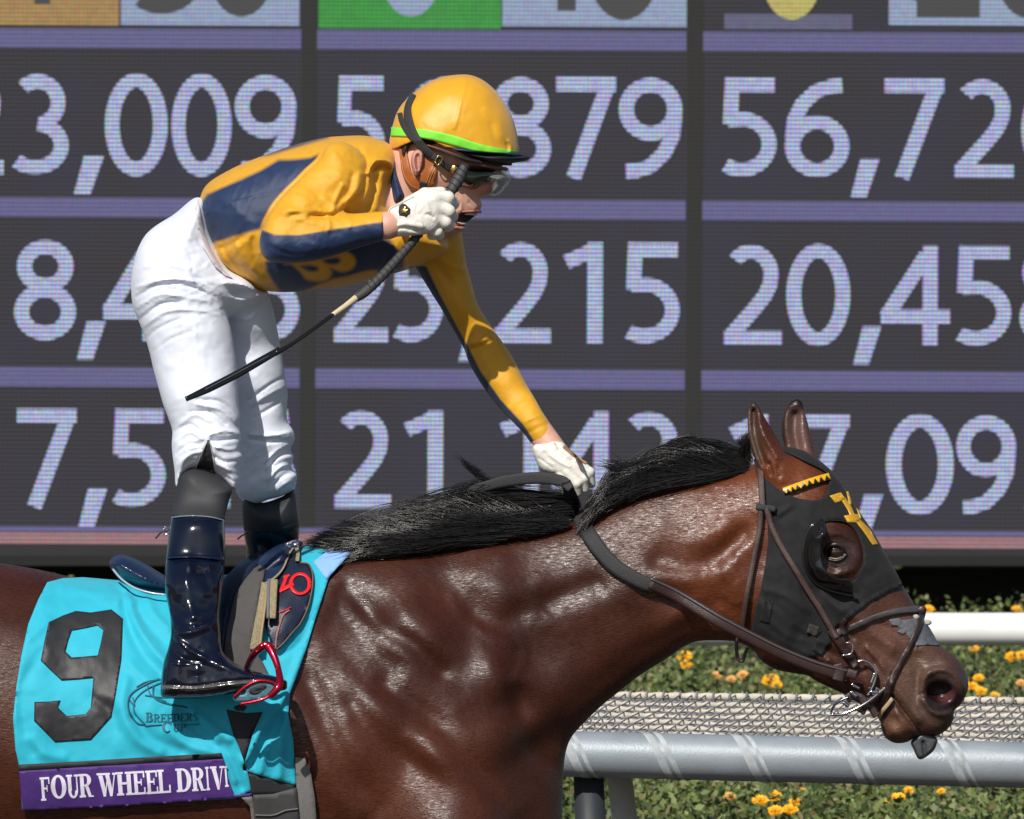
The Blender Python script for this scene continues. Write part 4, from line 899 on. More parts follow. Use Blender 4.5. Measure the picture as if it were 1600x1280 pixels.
tube3('latch_loop', [a+(-.06,) for a in zM((120, 470), (112, 560), (122, 620), (145, 634), (158, 600), (175, 555))], .0035, m_lea, bridle, 8)
rp = lambda p: near([H], p[0], p[1], .010)
rein_a = [(700, 778, -.025), (745, 764, -.035), (790, 752, -.045), (840, 747, -.06), (878, 752, -.075), (892, 764, -.082)]
strap('rein', rein_a, [10, 15, 18, 19, 18, 13], None, m_rub, bridle, thick=.003, bulge=.001)
def onneck(pts, off): 
    a = np.array(pts, float); y = near([H], a[:, 0], a[:, 1], .0)-off; return [(p[0], p[1], float(v)) for p, v in zip(a, y)]
strap('rein', [(884, 752, -.083)]+onneck([(898, 790), (922, 838), (958, 882), (1000, 908), (1024, 916)], .014), [15, 22, 25, 24, 22, 21], None, m_rub, bridle, thick=.003, bulge=.0015)
rq = onneck([(1016, 911), (1060, 932)], .016)+[(1120, 968, -.118), (1180, 1000, -.112), (1225, 1022, -.104), (1275, 1042, -.096), (1325, 1056, -.086)]
strap('rein', rq, [19, 20, 21, 20, 20, 20, 22], None, m_lea, bridle, thick=.003, bulge=.0018)
strap('rein_stitching', [(a, b-7, c-.004) for a, b, c in rq], 3.5, None, m_lgrey, bridle, thick=.001)
strap('rein_keeper', [a+(-.092,) for a in zM((690, 650), (700, 700), (690, 745))], 18, None, m_lea, bridle, thick=.008)
strap('rein_keeper', [a+(-.091,) for a in zM((745, 700), (800, 715))], 15, None, m_lea, bridle, thick=.008)
lap('bridle')
# ------------------------------------------------------------------ saddle towel
m_cyan = mat('cyan_towel_cloth', (0.018, 0.43, 0.58), 0.62, 0.35, sheen=0.2, var=0.05, vscale=30, bump=0.35, bscale=700)
m_cyan2 = mat('pale_blue_cloth', (0.24, 0.44, 0.85), 0.7, 0.3, bump=.2, bscale=700)
m_num = mat('black_number_vinyl', (0.020, 0.021, 0.024), 0.5, 0.4, var=0.1, vscale=60, bump=.15, bscale=300)
m_purple = mat('purple_band_cloth', (0.065, 0.025, 0.17), 0.6, 0.3, var=0.08, vscale=60, bump=.3, bscale=700)
m_blackc = mat('black_trim', (0.018, 0.018, 0.022), 0.7); m_letter = mat('white_lettering', (0.72, 0.70, 0.82), 0.6)
m_ink = mat('dark_ink', (0.01, 0.12, 0.18), 0.6)
towel = thing('saddle_towel', 'bright cyan saddle towel with black number nine and purple name band', 'saddle towel', tuple(P(250, 1100, -.25)))
T_rel = [(zT((600, 190), (640, 330), (740, 480), (800, 540)), 7, .008), (zT((630, 210), (690, 340), (780, 440)), 6, -.007), (zT((700, 230), (740, 310), (800, 370)), 5, .005), (zT((590, 200), (610, 330), (660, 470), (760, 590)), 7, -.006),
         (zT((620, 540), (700, 620), (770, 660)), 7, .005), (zT((300, 180), (420, 200), (560, 260)), 8, .004), (zT((240, 240), (330, 220), (480, 220)), 6, -.003), (zT((140, 420), (180, 380), (230, 340)), 8, .004),
         (zT((600, 620), (580, 760), (660, 900), (760, 960)), 10, .007), (zT((640, 800), (720, 900), (860, 960)), 8, -.006), (zT((800, 860), (900, 930), (1030, 970)), 7, .006), (zT((860, 780), (960, 870), (1070, 950)), 6, -.008),
         (zT((920, 770), (1010, 840), (1090, 900)), 6, .007), (zT((150, 900), (200, 960), (300, 990)), 9, .005), (zT((100, 700), (120, 850), (160, 960)), 9, -.004), (zT((1030, 900), (1080, 1000), (1120, 1100)), 5, .006), (zT((1060, 930), (1110, 1030), (1150, 1130)), 4, -.005),
         (zT((1360, 690), (1290, 780), (1230, 870), (1170, 1000)), 7, .014), (zT((1330, 790), (1270, 900), (1200, 1010)), 6, -.010), (zT((1370, 790), (1340, 900), (1330, 1080)), 7, .008), (zT((1300, 830), (1260, 950), (1240, 1060)), 5, .006),
         (zT((1440, 480), (1400, 600), (1360, 690)), 6, .006), (zT((1480, 330), (1420, 450), (1330, 500)), 5, -.004), (zT((560, 240), (600, 220), (640, 250)), 5, .006), (zT((540, 170), (590, 200), (620, 190)), 4, -.006),
         (zT((440, 700), (520, 760), (560, 860)), 9, -.003), (zT((200, 480), (150, 560), (110, 640)), 8, -.003)]
def tw(px, py, off=.009):
    return np.minimum(near([H], px, py, off)-1.35*relief(px, py, T_rel)-.0012*vnoise(px, py, 34, 11, 3), near([H], px, py, off-.005))
TW = zT((300, 132), (225, 152), (182, 235), (135, 350), (100, 510), (78, 650), (62, 800), (74, 950), (90, 1020), (106, 1238), (640, 1212), (1120, 1182), (1196, 1145), (1180, 1060), (1140, 940), (1112, 880), (1078, 757), (1170, 775), (1252, 770), (1205, 870), (1155, 1046), (1280, 1085), (1410, 1119), (1396, 900), (1372, 780),
        (1382, 680), (1412, 600), (1458, 470), (1503, 320), (1530, 240), (1563, 137), (1640, 10), (1716, -66)) + [(545, 842), (512, 843), (470, 856), (420, 880), (360, 897), (280, 908), (200, 908), (130, 902)]
sheet('cloth', TW, tw, m_cyan, towel, .004, 4.5, mirror=True)
sheet('corner_panel', zB((822, 563), (880, 520), (945, 462), (1040, 452), (1034, 470), (970, 545), (882, 642), (850, 600)), lambda a, b: tw(a, b)-.0025, m_cyan2, towel, .002, 5)
sheet('number', zT((232, 342), (300, 310), (362, 288), (432, 296), (530, 281), (586, 325), (578, 520), (552, 680), (530, 795), (480, 850), (433, 903), (350, 908), (262, 914), (215, 865), (162, 812), (164, 722), (230, 720), (288, 714), (276, 748), (318, 789), (408, 780), (432, 750), (445, 607), (370, 615), (293, 620), (240, 570), (194, 525), (212, 430)), lambda a, b: tw(a, b)-.0018, m_num, towel, .0012, 3.5,
      holes=[zT((342, 382), (400, 372), (465, 357), (492, 380), (480, 440), (465, 500), (400, 506), (342, 510), (312, 482), (325, 430))])
sheet('trim', zT((86, 1021), (400, 1004), (700, 985), (1055, 965), (1064, 993), (700, 1015), (400, 1032), (90, 1052)), lambda a, b: tw(a, b)-.003, m_blackc, towel, .0015, 6)
sheet('name_band', zT((90, 1052), (400, 1032), (700, 1015), (1064, 993), (1085, 1080), (1116, 1166), (1200, 1156), (1196, 1172), (1000, 1188), (640, 1214), (300, 1232), (108, 1242)), lambda a, b: tw(a, b)-.005, m_purple, towel, .0015, 4)
# condensed slab letters: unit box, built of thick and thin strokes
def R4(x0, y0, x1, y1): return [(x0, y0), (x1, y0), (x1, y1), (x0, y1)]
def ringp(cx, cy, rx, ry, a0, a1, t0, t1, n=14):
    a = np.radians(np.linspace(a0, a1, n)); o = [(cx+rx*np.cos(t), cy+ry*np.sin(t)) for t in a]
    i = [(cx+(rx-(t0*abs(np.cos(t))+t1*abs(np.sin(t))))*np.cos(t), cy+(ry-(t0*.4*abs(np.cos(t))+t1*abs(np.sin(t))))*np.sin(t)) for t in a]
    return o+i[::-1]
K, S = .27, .09
LT = {'F': [R4(.12, 0, .12+K, 1), R4(0, 0, .52, S), R4(0, 1-S, .95, 1), R4(.84, .70, .95, 1), R4(.3, .47, .72, .56), R4(.64, .38, .72, .66)],
      'E': [R4(.12, 0, .12+K, 1), R4(0, 0, .98, S), R4(0, 1-S, .95, 1), R4(.84, .72, .95, 1), R4(.87, 0, .98, .3), R4(.3, .47, .72, .56), R4(.64, .38, .72, .66)],
      'L': [R4(.12, 0, .12+K, 1), R4(0, 0, .98, S), R4(0, 1-S, .52, 1), R4(.86, 0, .98, .34)],
      'I': [R4(.14, 0, .14+K, 1), R4(0, 0, .55, S), R4(0, 1-S, .55, 1)],
      'H': [R4(.1, 0, .1+K, 1), R4(.68, 0, .68+K, 1), R4(0, 0, .46, S), R4(.59, 0, 1.05, S), R4(0, 1-S, .46, 1), R4(.59, 1-S, 1.05, 1), R4(.3, .46, .7, .56)],
      'O': [ringp(.5, .5, .5, .51, 90, 270, K, S), ringp(.5, .5, .5, .51, -90, 90, K, S)],
      'U': [R4(.1, .3, .1+K, 1), R4(.74, .3, .84, 1), R4(0, 1-S, .46, 1), R4(.6, 1-S, .98, 1), ringp(.47, .32, .37, .33, 180, 360, .2, S)],
      'R': [R4(.1, 0, .1+K, 1), R4(0, 0, .46, S), R4(0, 1-S, .5, 1), R4(.3, .46, .55, .54), ringp(.5, .735, .4, .265, -90, 90, K, S), [(.42, .5), (.68, .48), (.86, .06), (1.02, .06), (1.02, 0), (.66, 0)]],
      'D': [R4(.1, 0, .1+K, 1), R4(0, 0, .5, S), R4(0, 1-S, .5, 1), ringp(.46, .5, .52, .5, -90, 90, K, S)],
      'V': [[(.08, 1), (.4, 1), (.60, .32), (.56, 0), (.46, 0)], [(.56, 0), (.86, 1), (.94, 1), (.6, 0)], R4(0, 1-S, .48, 1), R4(.7, 1-S, 1.02, 1)],
      'W': [[(.05, 1), (.27, 1), (.42, .3), (.36, 0), (.28, 0)], [(.34, 0), (.52, .85), (.58, .85), (.40, 0)], [(.42, 1), (.62, 1), (.76, .3), (.70, 0), (.62, 0)], [(.68, 0), (.90, 1), (.96, 1), (.74, 0)], R4(0, 1-S, .68, 1), R4(.8, 1-S, 1.03, 1)],
      'B': [R4(.1, 0, .1+K, 1), R4(0, 0, .5, S), R4(0, 1-S, .5, 1), ringp(.48, .75, .38, .25, -90, 90, K, S), ringp(.48, .26, .46, .26, -90, 90, K, S)],
      'S': [ringp(.48, .72, .38, .28, 60, 260, K*.8, S), ringp(.48, .27, .42, .27, -120, 90, K*.8, S), R4(.74, .68, .84, 1)], 'P': [R4(.1, 0, .1+K, 1), R4(0, 0, .46, S), R4(0, 1-S, .5, 1), ringp(.48, .72, .42, .28, -90, 90, K, S)],
      'C': [ringp(.5, .5, .48, .51, 50, 310, K, S), R4(.8, .68, .9, 1)]}
def letters(name, items, dfn, mt, parent, h=4, off=.0032):
    mb = MB()
    for ch, A, B, C_, D_ in items:      # corners: top-left, top-right, bottom-right, bottom-left (px)
        A, B, C_, D_ = map(np.array, (A, B, C_, D_))
        for i, pl_ in enumerate(LT[ch]):
            q = np.array(pl_); u, v = q[:, :1], 1-q[:, 1:]
            pts = (A*(1-u)+B*u)*(1-v)+(D_*(1-u)+C_*u)*v
            sheet('x', pts, lambda a, b, i=i: dfn(a, b)-off-.0002*i, None, None, .0005, h, mb=mb)
    return mb.obj(name, mt, parent, smooth=False)
WX = [('F', 188, 236, 1082, 1077, 1194), ('O', 238, 312, 1072, 0, 0), ('U', 314, 376, 1070, 0, 0), ('R', 372, 438, 1066, 0, 0), ('W', 460, 552, 1062, 0, 0), ('H', 550, 624, 1057, 0, 0), ('E', 628, 688, 1053, 0, 0), ('E', 690, 748, 1050, 0, 0), ('L', 746, 808, 1046, 0, 0),
      ('D', 834, 908, 1040, 0, 0), ('R', 908, 972, 1036, 0, 0), ('I', 976, 1006, 1032, 0, 0), ('V', 999, 1064, 1030, 0, 0), ('I', 1064, 1096, 1028, 0, 0)]
it = []
for ch, x0, x1, t, _, _ in WX:
    hh = 112 if x0 < 1060 else 100
    it.append((ch,)+tuple(zT((x0, t), (x1, t-3), (x1+8, t+hh-4), (x0+8, t+hh))))
letters('lettering', it, tw, m_letter, towel, off=.0056)
it = []
for ch, x0, x1, t, hh in (('B', 694, 730, 772, 46), ('R', 732, 762, 780, 38), ('E', 764, 792, 780, 38), ('E', 794, 822, 780, 38), ('D', 824, 856, 778, 38), ('E', 858, 884, 778, 38), ('R', 886, 916, 776, 38), ('S', 918, 944, 774, 38), ('C', 770, 822, 818, 50), ('U', 824, 856, 828, 36), ('P', 858, 888, 826, 36)):
    it.append((ch,)+tuple(zT((x0, t), (x1, t-1), (x1, t+hh-1), (x0, t+hh))))
letters('small_lettering', it, tw, m_ink, towel, 3, off=.0012)
mb = MB()
for pts, wd in (([(760, 612), (690, 640), (620, 690), (612, 760), (650, 820), (690, 830)], 2.2), ([(770, 630), (700, 660), (645, 710), (640, 770), (690, 828)], 1.6), ([(650, 650), (700, 625), (790, 612)], 1.4), ([(730, 640), (735, 700), (800, 730), (890, 748)], 2.0), ([(690, 690), (760, 700), (840, 700)], 1.4),
                ([(690, 836), (770, 830)], 1.2), ([(880, 830), (950, 828)], 1.2), ([(608, 700), (640, 740), (632, 700)], 1.4), ([(700, 640), (720, 690), (790, 720)], 1.4)):
    strap('x', zT(*pts), wd*1.35, lambda a, b: tw(a, b)-.001, None, None, .0012, .0006, mb=mb, bulge=0, m=3)
mb.obj('emblem', m_ink, towel)
lap('towel')
# ------------------------------------------------------------------ saddle
saddle = thing('racing_saddle', 'small navy racing saddle with grey girth strap and red lettering', 'saddle', tuple(P(330, 900, 0)))
m_navyg = mat('navy_saddle_leather', (0.007, 0.018, 0.058), 0.42, 0.5, coat=.15, var=0.15, vscale=30, bump=.1, bscale=80)
m_navym = mat('navy_flap', (0.008, 0.014, 0.035), 0.42, 0.5, var=0.2, vscale=50, bump=.3, bscale=400)
m_elast = mat('grey_elastic', (0.085, 0.080, 0.080), 0.85, 0.3, var=0.08, vscale=60, bump=.6, bscale=900, bstretch=(.1, 1, 2, 0.2))
m_dgrey = mat('girth_pad', (0.05, 0.05, 0.052), 0.7, var=.1, vscale=40)
m_web = mat('beige_webbing', (0.30, 0.25, 0.15), 0.9, var=0.5, vscale=420, bump=1, bscale=800)
m_red = mat('red_lettering', (0.75, 0.015, 0.02), 0.4)
m_stir = mat('red_stirrup_metal', (0.45, 0.006, 0.03), 0.22, metal=.75, coat=.4, var=.1, vscale=40)
m_lid = mat('stirrup_tread', (0.05, 0.15, 0.19), 0.4, bump=.5, bscale=300)
def tp(a, b): return near([H], a, b, .012)
Sd = Sh(zT((522, 70), (527, 42), (548, 26), (585, 20), (640, 38), (720, 80), (790, 122), (860, 140), (960, 140), (1080, 120), (1200, 60), (1280, 0), (1360, -30)) + zT((1400, 60), (1300, 160), (1150, 190), (1000, 210), (880, 215), (790, 214), (710, 203), (640, 182), (580, 146), (540, 106)),
        [(190, 890, .125, 22, 0), (230, 905, .15, 26, 0), (330, 915, .16, 26, 0), (420, 880, .12, 24, 0)], [(zT((540, 60), (620, 100), (720, 150), (790, 175)), 7, .006), (zT((560, 110), (640, 160), (720, 190), (790, 202)), 2.5, -.004)], both=True)
solid('seat', saddle, m_navyg, (165, 470, 845, 935, -.19, .19), 3, [Sd])
tube3('piping', [(a, b, y) for (a, b), y in zip(zT((538, 90), (580, 138), (640, 178), (715, 202), (790, 212)), (-.09, -.115, -.135, -.145, -.15))], .0022, mat('white_piping', (.35, .45, .55), .2, coat=1), saddle, 6)
# flap with lettering
fl = lambda a, b: tw(a, b, .014)-.004
sheet('flap', zB((640, 530), (700, 480), (745, 462), (778, 480), (762, 520), (750, 560), (770, 566), (805, 572), (824, 610), (822, 680), (800, 760), (765, 840), (742, 868), (700, 915), (672, 950), (640, 950), (600, 800), (590, 640)), fl, m_navym, saddle, .008, 5, smooth=False)
sheet('pommel', zB((600, 640), (605, 570), (640, 525), (700, 478), (745, 462), (778, 476), (762, 500), (730, 500), (705, 545), (690, 600), (665, 635), (600, 668)), lambda a, b: fl(a, b)-.012, m_navyg, saddle, .01, 5)
strap('pommel_edge', zB((605, 662), (655, 630), (690, 590), (715, 530), (735, 500)), 3, lambda a, b: fl(a, b)-.013, m_web, saddle, .001, .002)
strap('flap_edge', zB((765, 566), (806, 576), (822, 640), (806, 745), (770, 830), (735, 872), (690, 925), (660, 952)), 2.2, fl, mat('tan_edge', (.16, .10, .05), .6), saddle, .002, .002)
mb = MB()
strap('x', zB((672, 694), (705, 676), (736, 660)), 6, fl, None, None, .003, .001, mb=mb)
strap('x', zB((706, 622), (695, 655), (680, 692)), 5.5, fl, None, None, .0032, .001, mb=mb)
strap('x', zB((690, 632), (718, 622)), 4, fl, None, None, .0036, .001, mb=mb)
o_ = [(766+42*math.cos(t), 661+44*math.sin(t)) for t in np.linspace(0, 2*math.pi, 15)]
strap('x', zB(*o_), [6.5, 5, 4.5, 5, 6.5, 5, 4.5, 5, 6.5], fl, None, None, .0034, .001, mb=mb)
mb.obj('lettering', m_red, saddle)
strap('stitching', zB((660, 790), (690, 782), (725, 765)), 1.6, fl, m_red, saddle, .002, .001)
strap('stitching', zB((718, 778), (690, 800), (672, 850), (660, 900), (656, 950)), 3.2, fl, mat('pink_stitch', (.28, .13, .13), .7, var=.5, vscale=400), saddle, .002, .001)
wb = lambda a, b: tw(a, b, .02)-.012
sheet('surcingle', zB((425, 985), (440, 860), (462, 760), (480, 700), (520, 640), (560, 592), (615, 560), (602, 640), (585, 690), (570, 800), (556, 900), (560, 960), (600, 1010), (625, 1060), (640, 1110), (520, 1110), (430, 1060)), lambda a, b: wb(a, b)+.004, m_elast, saddle, .004, 6)
sheet('under_flap', zB((425, 640), (500, 560), (610, 500), (640, 525), (560, 592), (480, 690), (440, 850), (425, 985), (405, 985), (405, 800)), lambda a, b: wb(a, b)+.009, m_navym, saddle, .006, 6)
strap('buckle_strap', zB((612, 655), (596, 760), (575, 870), (562, 955)), [13, 14, 14, 15], wb, m_web, saddle, .003, .003)
strap('buckle_strap', zB((645, 640), (640, 720), (636, 815)), 15, wb, m_web, saddle, .006, .003)
strap('strap_centre', zB((614, 690), (606, 780), (594, 870), (586, 945)), 4.5, wb, mat('tan_leather', (.30, .21, .11), .6), saddle, .006, .002)
strap('strap_centre', zB((626, 640), (622, 720), (622, 815)), 4.5, wb, mat('grey_web_stripe', (.13, .13, .15), .7), saddle, .010, .002)
strap('ring', zB((745, 490), (755, 520), (752, 560)), 6, fl, m_web, saddle, .012, .006)
# girth
gd = lambda a, b: near([H], a, b, .014)
sheet('girth', zT((1075, 690), (1380, 620), (1375, 700), (1290, 760), (1240, 830), (1200, 880), (1165, 1000), (1175, 1060), (1400, 1110), (1412, 1160), (1190, 1170), (1180, 1060), (1130, 930), (1085, 800)), lambda a, b: gd(a, b)+.006, m_blackc, saddle, .004, 6)
sheet('girth_pad', zT((1205, 1165), (1300, 1160), (1412, 1130), (1428, 1300), (1440, 1500), (1240, 1500), (1212, 1300)), lambda a, b: gd(a, b)-.006, m_dgrey, saddle, .006, 7)
m_gr2 = mat('girth_edge', (.16, .155, .15), .8, bump=.5, bscale=400)
sheet('girth_edge', zT((1150, 1178), (1200, 1172), (1215, 1230), (1225, 1300), (1245, 1500), (1215, 1500), (1200, 1300), (1190, 1220)), lambda a, b: gd(a, b)-.001, m_gr2, saddle, .005, 7)
sheet('girth_edge', zT((1405, 985), (1450, 990), (1480, 1060), (1500, 1180), (1510, 1330), (1520, 1500), (1440, 1500), (1425, 1300), (1412, 1130)), lambda a, b: gd(a, b)-.002, m_gr2, saddle, .005, 7, smooth=False)
strap('girth_seam', zT((1215, 1262), (1300, 1262), (1360, 1240), (1420, 1232)), 2.5, gd, m_gr2, saddle, .008, .002)
# stirrup
stir = saddle
sy = -.375
tube3('stirrup', [a+(y,) for a, y in zip(zB((606, 932), (566, 968), (540, 1010), (524, 1055), (512, 1110)), (sy, sy+.02, sy+.06, sy+.09, sy+.09))], [.0075, .0075, .0068, .006, .005], m_stir, stir, 10)
tube3('stirrup', [a+(y,) for a, y in zip(zB((600, 930), (625, 940), (650, 985), (668, 1040), (675, 1090), (665, 1125), (630, 1160)), (sy, sy, sy-.01, sy-.025, sy-.045, sy-.055, sy-.055))], [.006, .0095, .0075, .0062, .0075, .008, .006], m_stir, stir, 10)
lap('saddle')
# ------------------------------------------------------------------ rider
jockey = thing('person', 'jockey in gold and navy silks standing in the stirrups, whip hand raised to the face', 'person', tuple(P(340, 1080, 0)))
m_skin = mat('skin', rough=0.5, spec=0.4, attr=True, var=0.08, vscale=60, sub=.08, bump=.2, bscale=500)
m_silk = mat('silks_cloth', rough=0.44, spec=0.5, attr=True, sheen=0.1, var=0.05, vscale=40, bump=0.35, bscale=1100, bump2=.35, b2scale=42, dist=.0025)
m_wht = mat('white_breeches_cloth', (0.73, 0.77, 0.87), 0.6, 0.35, sheen=.1, var=0.03, vscale=30, bump=0.2, bscale=900, bump2=.2, b2scale=70)
m_boot = mat('patent_boot', rough=0.18, spec=0.45, attr=True, coat=.35, coat_rough=.07, bump2=.12, b2scale=22, dist=.003)
m_glove = mat('white_glove_leather', (0.74, 0.72, 0.66), 0.5, 0.4, var=0.05, vscale=80, bump=.35, bscale=260, bump2=.3, b2scale=90)
GOLD = np.array([0.73, 0.365, 0.014]); NAVY = np.array([0.012, 0.030, 0.088])
# ---- skin body: head, neck, core, arms and wrists
hy = -.03
head = Sh([(640, 205), (700, 190), (760, 205), (783, 240), (785, 262), (781, 273), (777, 283), (775, 291), (770, 299), (762, 304), (753, 306), (751, 312), (753, 321), (749, 330), (744, 336), (738, 341), (731, 347), (726, 351), (724, 354), (724, 359), (720, 363), (712, 369), (700, 373), (686, 374), (668, 368), (652, 356), (640, 340), (628, 322), (612, 300), (604, 260), (620, 225)],
        [(700, 250, .078, 60, hy), (650, 270, .078, 60, hy), (640, 320, .062, 42, hy), (764, 290, .026, 13, hy), (745, 325, .032, 18, hy), (715, 362, .034, 16, hy), (690, 350, .055, 32, hy), (740, 300, .05, 36, hy)],
        [(zA((590, 860), (640, 900), (640, 960)), 3, .004), (zA((690, 905), (720, 930)), 2, -.003), (zA((480, 720), (540, 800)), 8, .006), (zA((610, 1000), (640, 1050)), 3, .003)], both=True)
neckS = Sh([(615, 232), (650, 240), (665, 290), (660, 340), (640, 370), (600, 370), (590, 330), (600, 280)], [(620, 300, .062, 40, hy)])
caps = [((570, 320, -.03), (380, 370, -.02), .075, .075), ((560, 275, -.16), (440, 360, -.22), .035, .033), ((440, 365, -.225), (606, 352, -.215), .03, .0245), ((650, 300, .12), (760, 530, .12), .036, .032), ((760, 530, .12), (856, 692, .075), .031, .025),
        ((606, 352, -.215), (616, 350, -.212), .0245, .023), ((370, 390, -.01), (345, 500, -.02), .09, .09)]
subs = [(736, 343.5, hy, 21, 8.5, .030, .003), (NOx, 0, 0, 1, 1, .01, .001)]
mouth = spline(zA((600, 1005), (618, 975), (660, 962), (730, 968), (750, 976), (738, 1002), (705, 1036), (668, 1058), (630, 1056), (605, 1035)), 4, True)
def skin_col(px, py, y):
    c = np.tile(np.array([0.64, 0.36, 0.265]), (len(px), 1))
    c = mix(c, (0.60, 0.22, 0.16), np.exp(-(((px-765)/14)**2+((py-298)/12)**2))*.8)
    c = mix(c, (0.46, 0.17, 0.13), np.exp(-(((py-334)/5)**2+((px-742)/16)**2))*.8); c = mix(c, (0.46, 0.17, 0.13), np.exp(-(((py-354)/5)**2+((px-722)/8)**2))*.7)
    c = mix(c, (0.030, 0.006, 0.006), inpoly(px, py, mouth, 2.5))
    c = mix(c, (0.36, 0.20, 0.15), np.exp(-(((px-700)/26)**2+((py-366)/9)**2))*.5)
    return c
solid('body', jockey, m_skin, (400, 880, 185, 560, -.27, .20), 2.2, [head, neckS], skin_col, k=.012, caps=[caps[0], ((470, 370, -.228), (606, 352, -.215), .022, .0245), ((650, 330, .10), (740, 520, .16), .02, .02), ((740, 520, .17), (830, 655, .10), .018, .018), caps[5]], kc=.012, subs=[(742, 341, hy-.03, 22, 9, .022, .004), (742, 341, hy+.03, 22, 9, .022, .004)])
F_arm = solid('wrist', jockey, m_skin, (800, 880, 620, 715, .02, .14), 2.2, [], skin_col, caps=[((846, 678, .082), (866, 706, .070), .026, .026)])
# teeth
m_teeth = mat('teeth', (.62, .58, .5), .3)
tube3('teeth', [(726, 334, hy-.030), (741, 335, hy-.018), (744, 336, hy), (741, 335, hy+.018)], .0022, m_teeth, jockey, 8)
tube3('teeth', [(714, 347, hy-.036), (722, 350, hy-.026), (728, 349, hy-.01)], .002, m_teeth, jockey, 8)
tube3('lip', [(712, 355, hy-.040), (720, 357, hy-.028), (725, 356, hy-.010), (726, 355, hy)], [.002, .0042, .0042, .004], mat('lip', (.50, .19, .15), .45), jockey, 8)
tube3('lip', [(722, 331, hy-.040), (738, 330, hy-.028), (748, 330, hy-.012), (750, 331, hy)], [.0015, .0034, .0036, .0036], mat('lip_upper', (.50, .19, .15), .45), jockey, 8)
# ear
ear = Sh(zA((345, 590), (330, 620), (328, 660), (336, 700), (350, 735), (366, 742), (380, 720), (395, 690), (405, 650), (408, 610), (395, 582), (370, 574)), [(652, 255, .016, 6, hy-.082)],
         [(zA((350, 610), (345, 660), (358, 710)), 1.8, .003), (zA((372, 615), (372, 660), (375, 695)), 3.2, -.009), (zA((392, 610), (398, 650)), 2, .003)])
solid('ear', jockey, m_skin, (636, 668, 228, 282, -.14, -.06), 1.2, [ear], lambda a, b, c: np.tile(np.array([0.55, 0.27, 0.21]), (len(a), 1)))
m_jh = mat('dark_hair', (0.015, 0.011, 0.009), .6, bump=1, bscale=500, bstretch=(1, 1, .2))
solid('hair', jockey, m_jh, (610, 700, 205, 300, -.13, .07), 2, [Sh([(625, 225), (640, 215), (690, 212), (690, 228), (668, 236), (658, 228), (645, 232), (640, 250), (641, 275), (632, 262), (622, 246)], [(650, 235, .083, 20, hy)])])
# ---- silks
torso = Sh(zS((92, 520), (125, 490), (150, 425), (200, 370), (300, 310), (400, 262), (530, 212), (700, 152), (880, 106), (1000, 92), (1150, 88), (1230, 105), (1320, 145), (1372, 215), (1370, 300), (1345, 400), (1335, 500), (1400, 560), (1560, 620), (1640, 700), (1680, 790), (1600, 850), (1500, 900), (1390, 937),
              (1280, 966), (1160, 1000), (1040, 1028), (900, 1046), (700, 1066), (560, 1061), (470, 1040), (380, 1000), (300, 950), (225, 880), (178, 770), (130, 680), (105, 600)),
           [(320, 345, .13, 60, -.01), (400, 350, .155, 85, -.01), (480, 340, .165, 95, -.01), (540, 300, .19, 85, -.01), (560, 380, .165, 70, .0), (610, 270, .12, 50, -.015), (620, 390, .15, 45, .02), (660, 400, .12, 40, .05)],
           [(zS((180, 440), (260, 400), (400, 350)), 4, .003), (zS((140, 590), (300, 520), (480, 470), (660, 425)), 1.6, .0018), (zS((150, 600), (165, 700), (200, 760)), 3, -.002), 
            (zS((1180, 320), (1230, 240), (1320, 260), (1345, 320)), 4, .012), (zS((1210, 300), (1260, 270), (1310, 290)), 4.5, -.012), (zS((1040, 190), (1100, 260), (1160, 270)), 4, .006), (zS((1130, 170), (1150, 230), (1180, 290)), 4, -.006), (zS((1190, 330), (1180, 420), (1140, 500)), 5, .007), (zS((1220, 340), (1215, 440), (1180, 540)), 5, -.007), (zS((1270, 330), (1260, 430), (1230, 540)), 5, .005), (zS((1300, 330), (1310, 430), (1290, 530)), 4, -.004),
            (zS((240, 760), (270, 850), (330, 930)), 4, .004), (zS((270, 740), (300, 840), (380, 930)), 4, -.004), (zS((330, 720), (400, 850), (500, 980)), 5, .003), (zS((460, 740), (480, 860), (560, 980)), 6, -.004), (zS((210, 800), (300, 780), (400, 720)), 5, -.003)],
           fold=lambda X, Y: .0012*vnoise(X, Y, 30, 21, 3)+.002*wrk(X, Y, 1.3, .45, .5, 20, 81), ra=1.5, rw=.8)
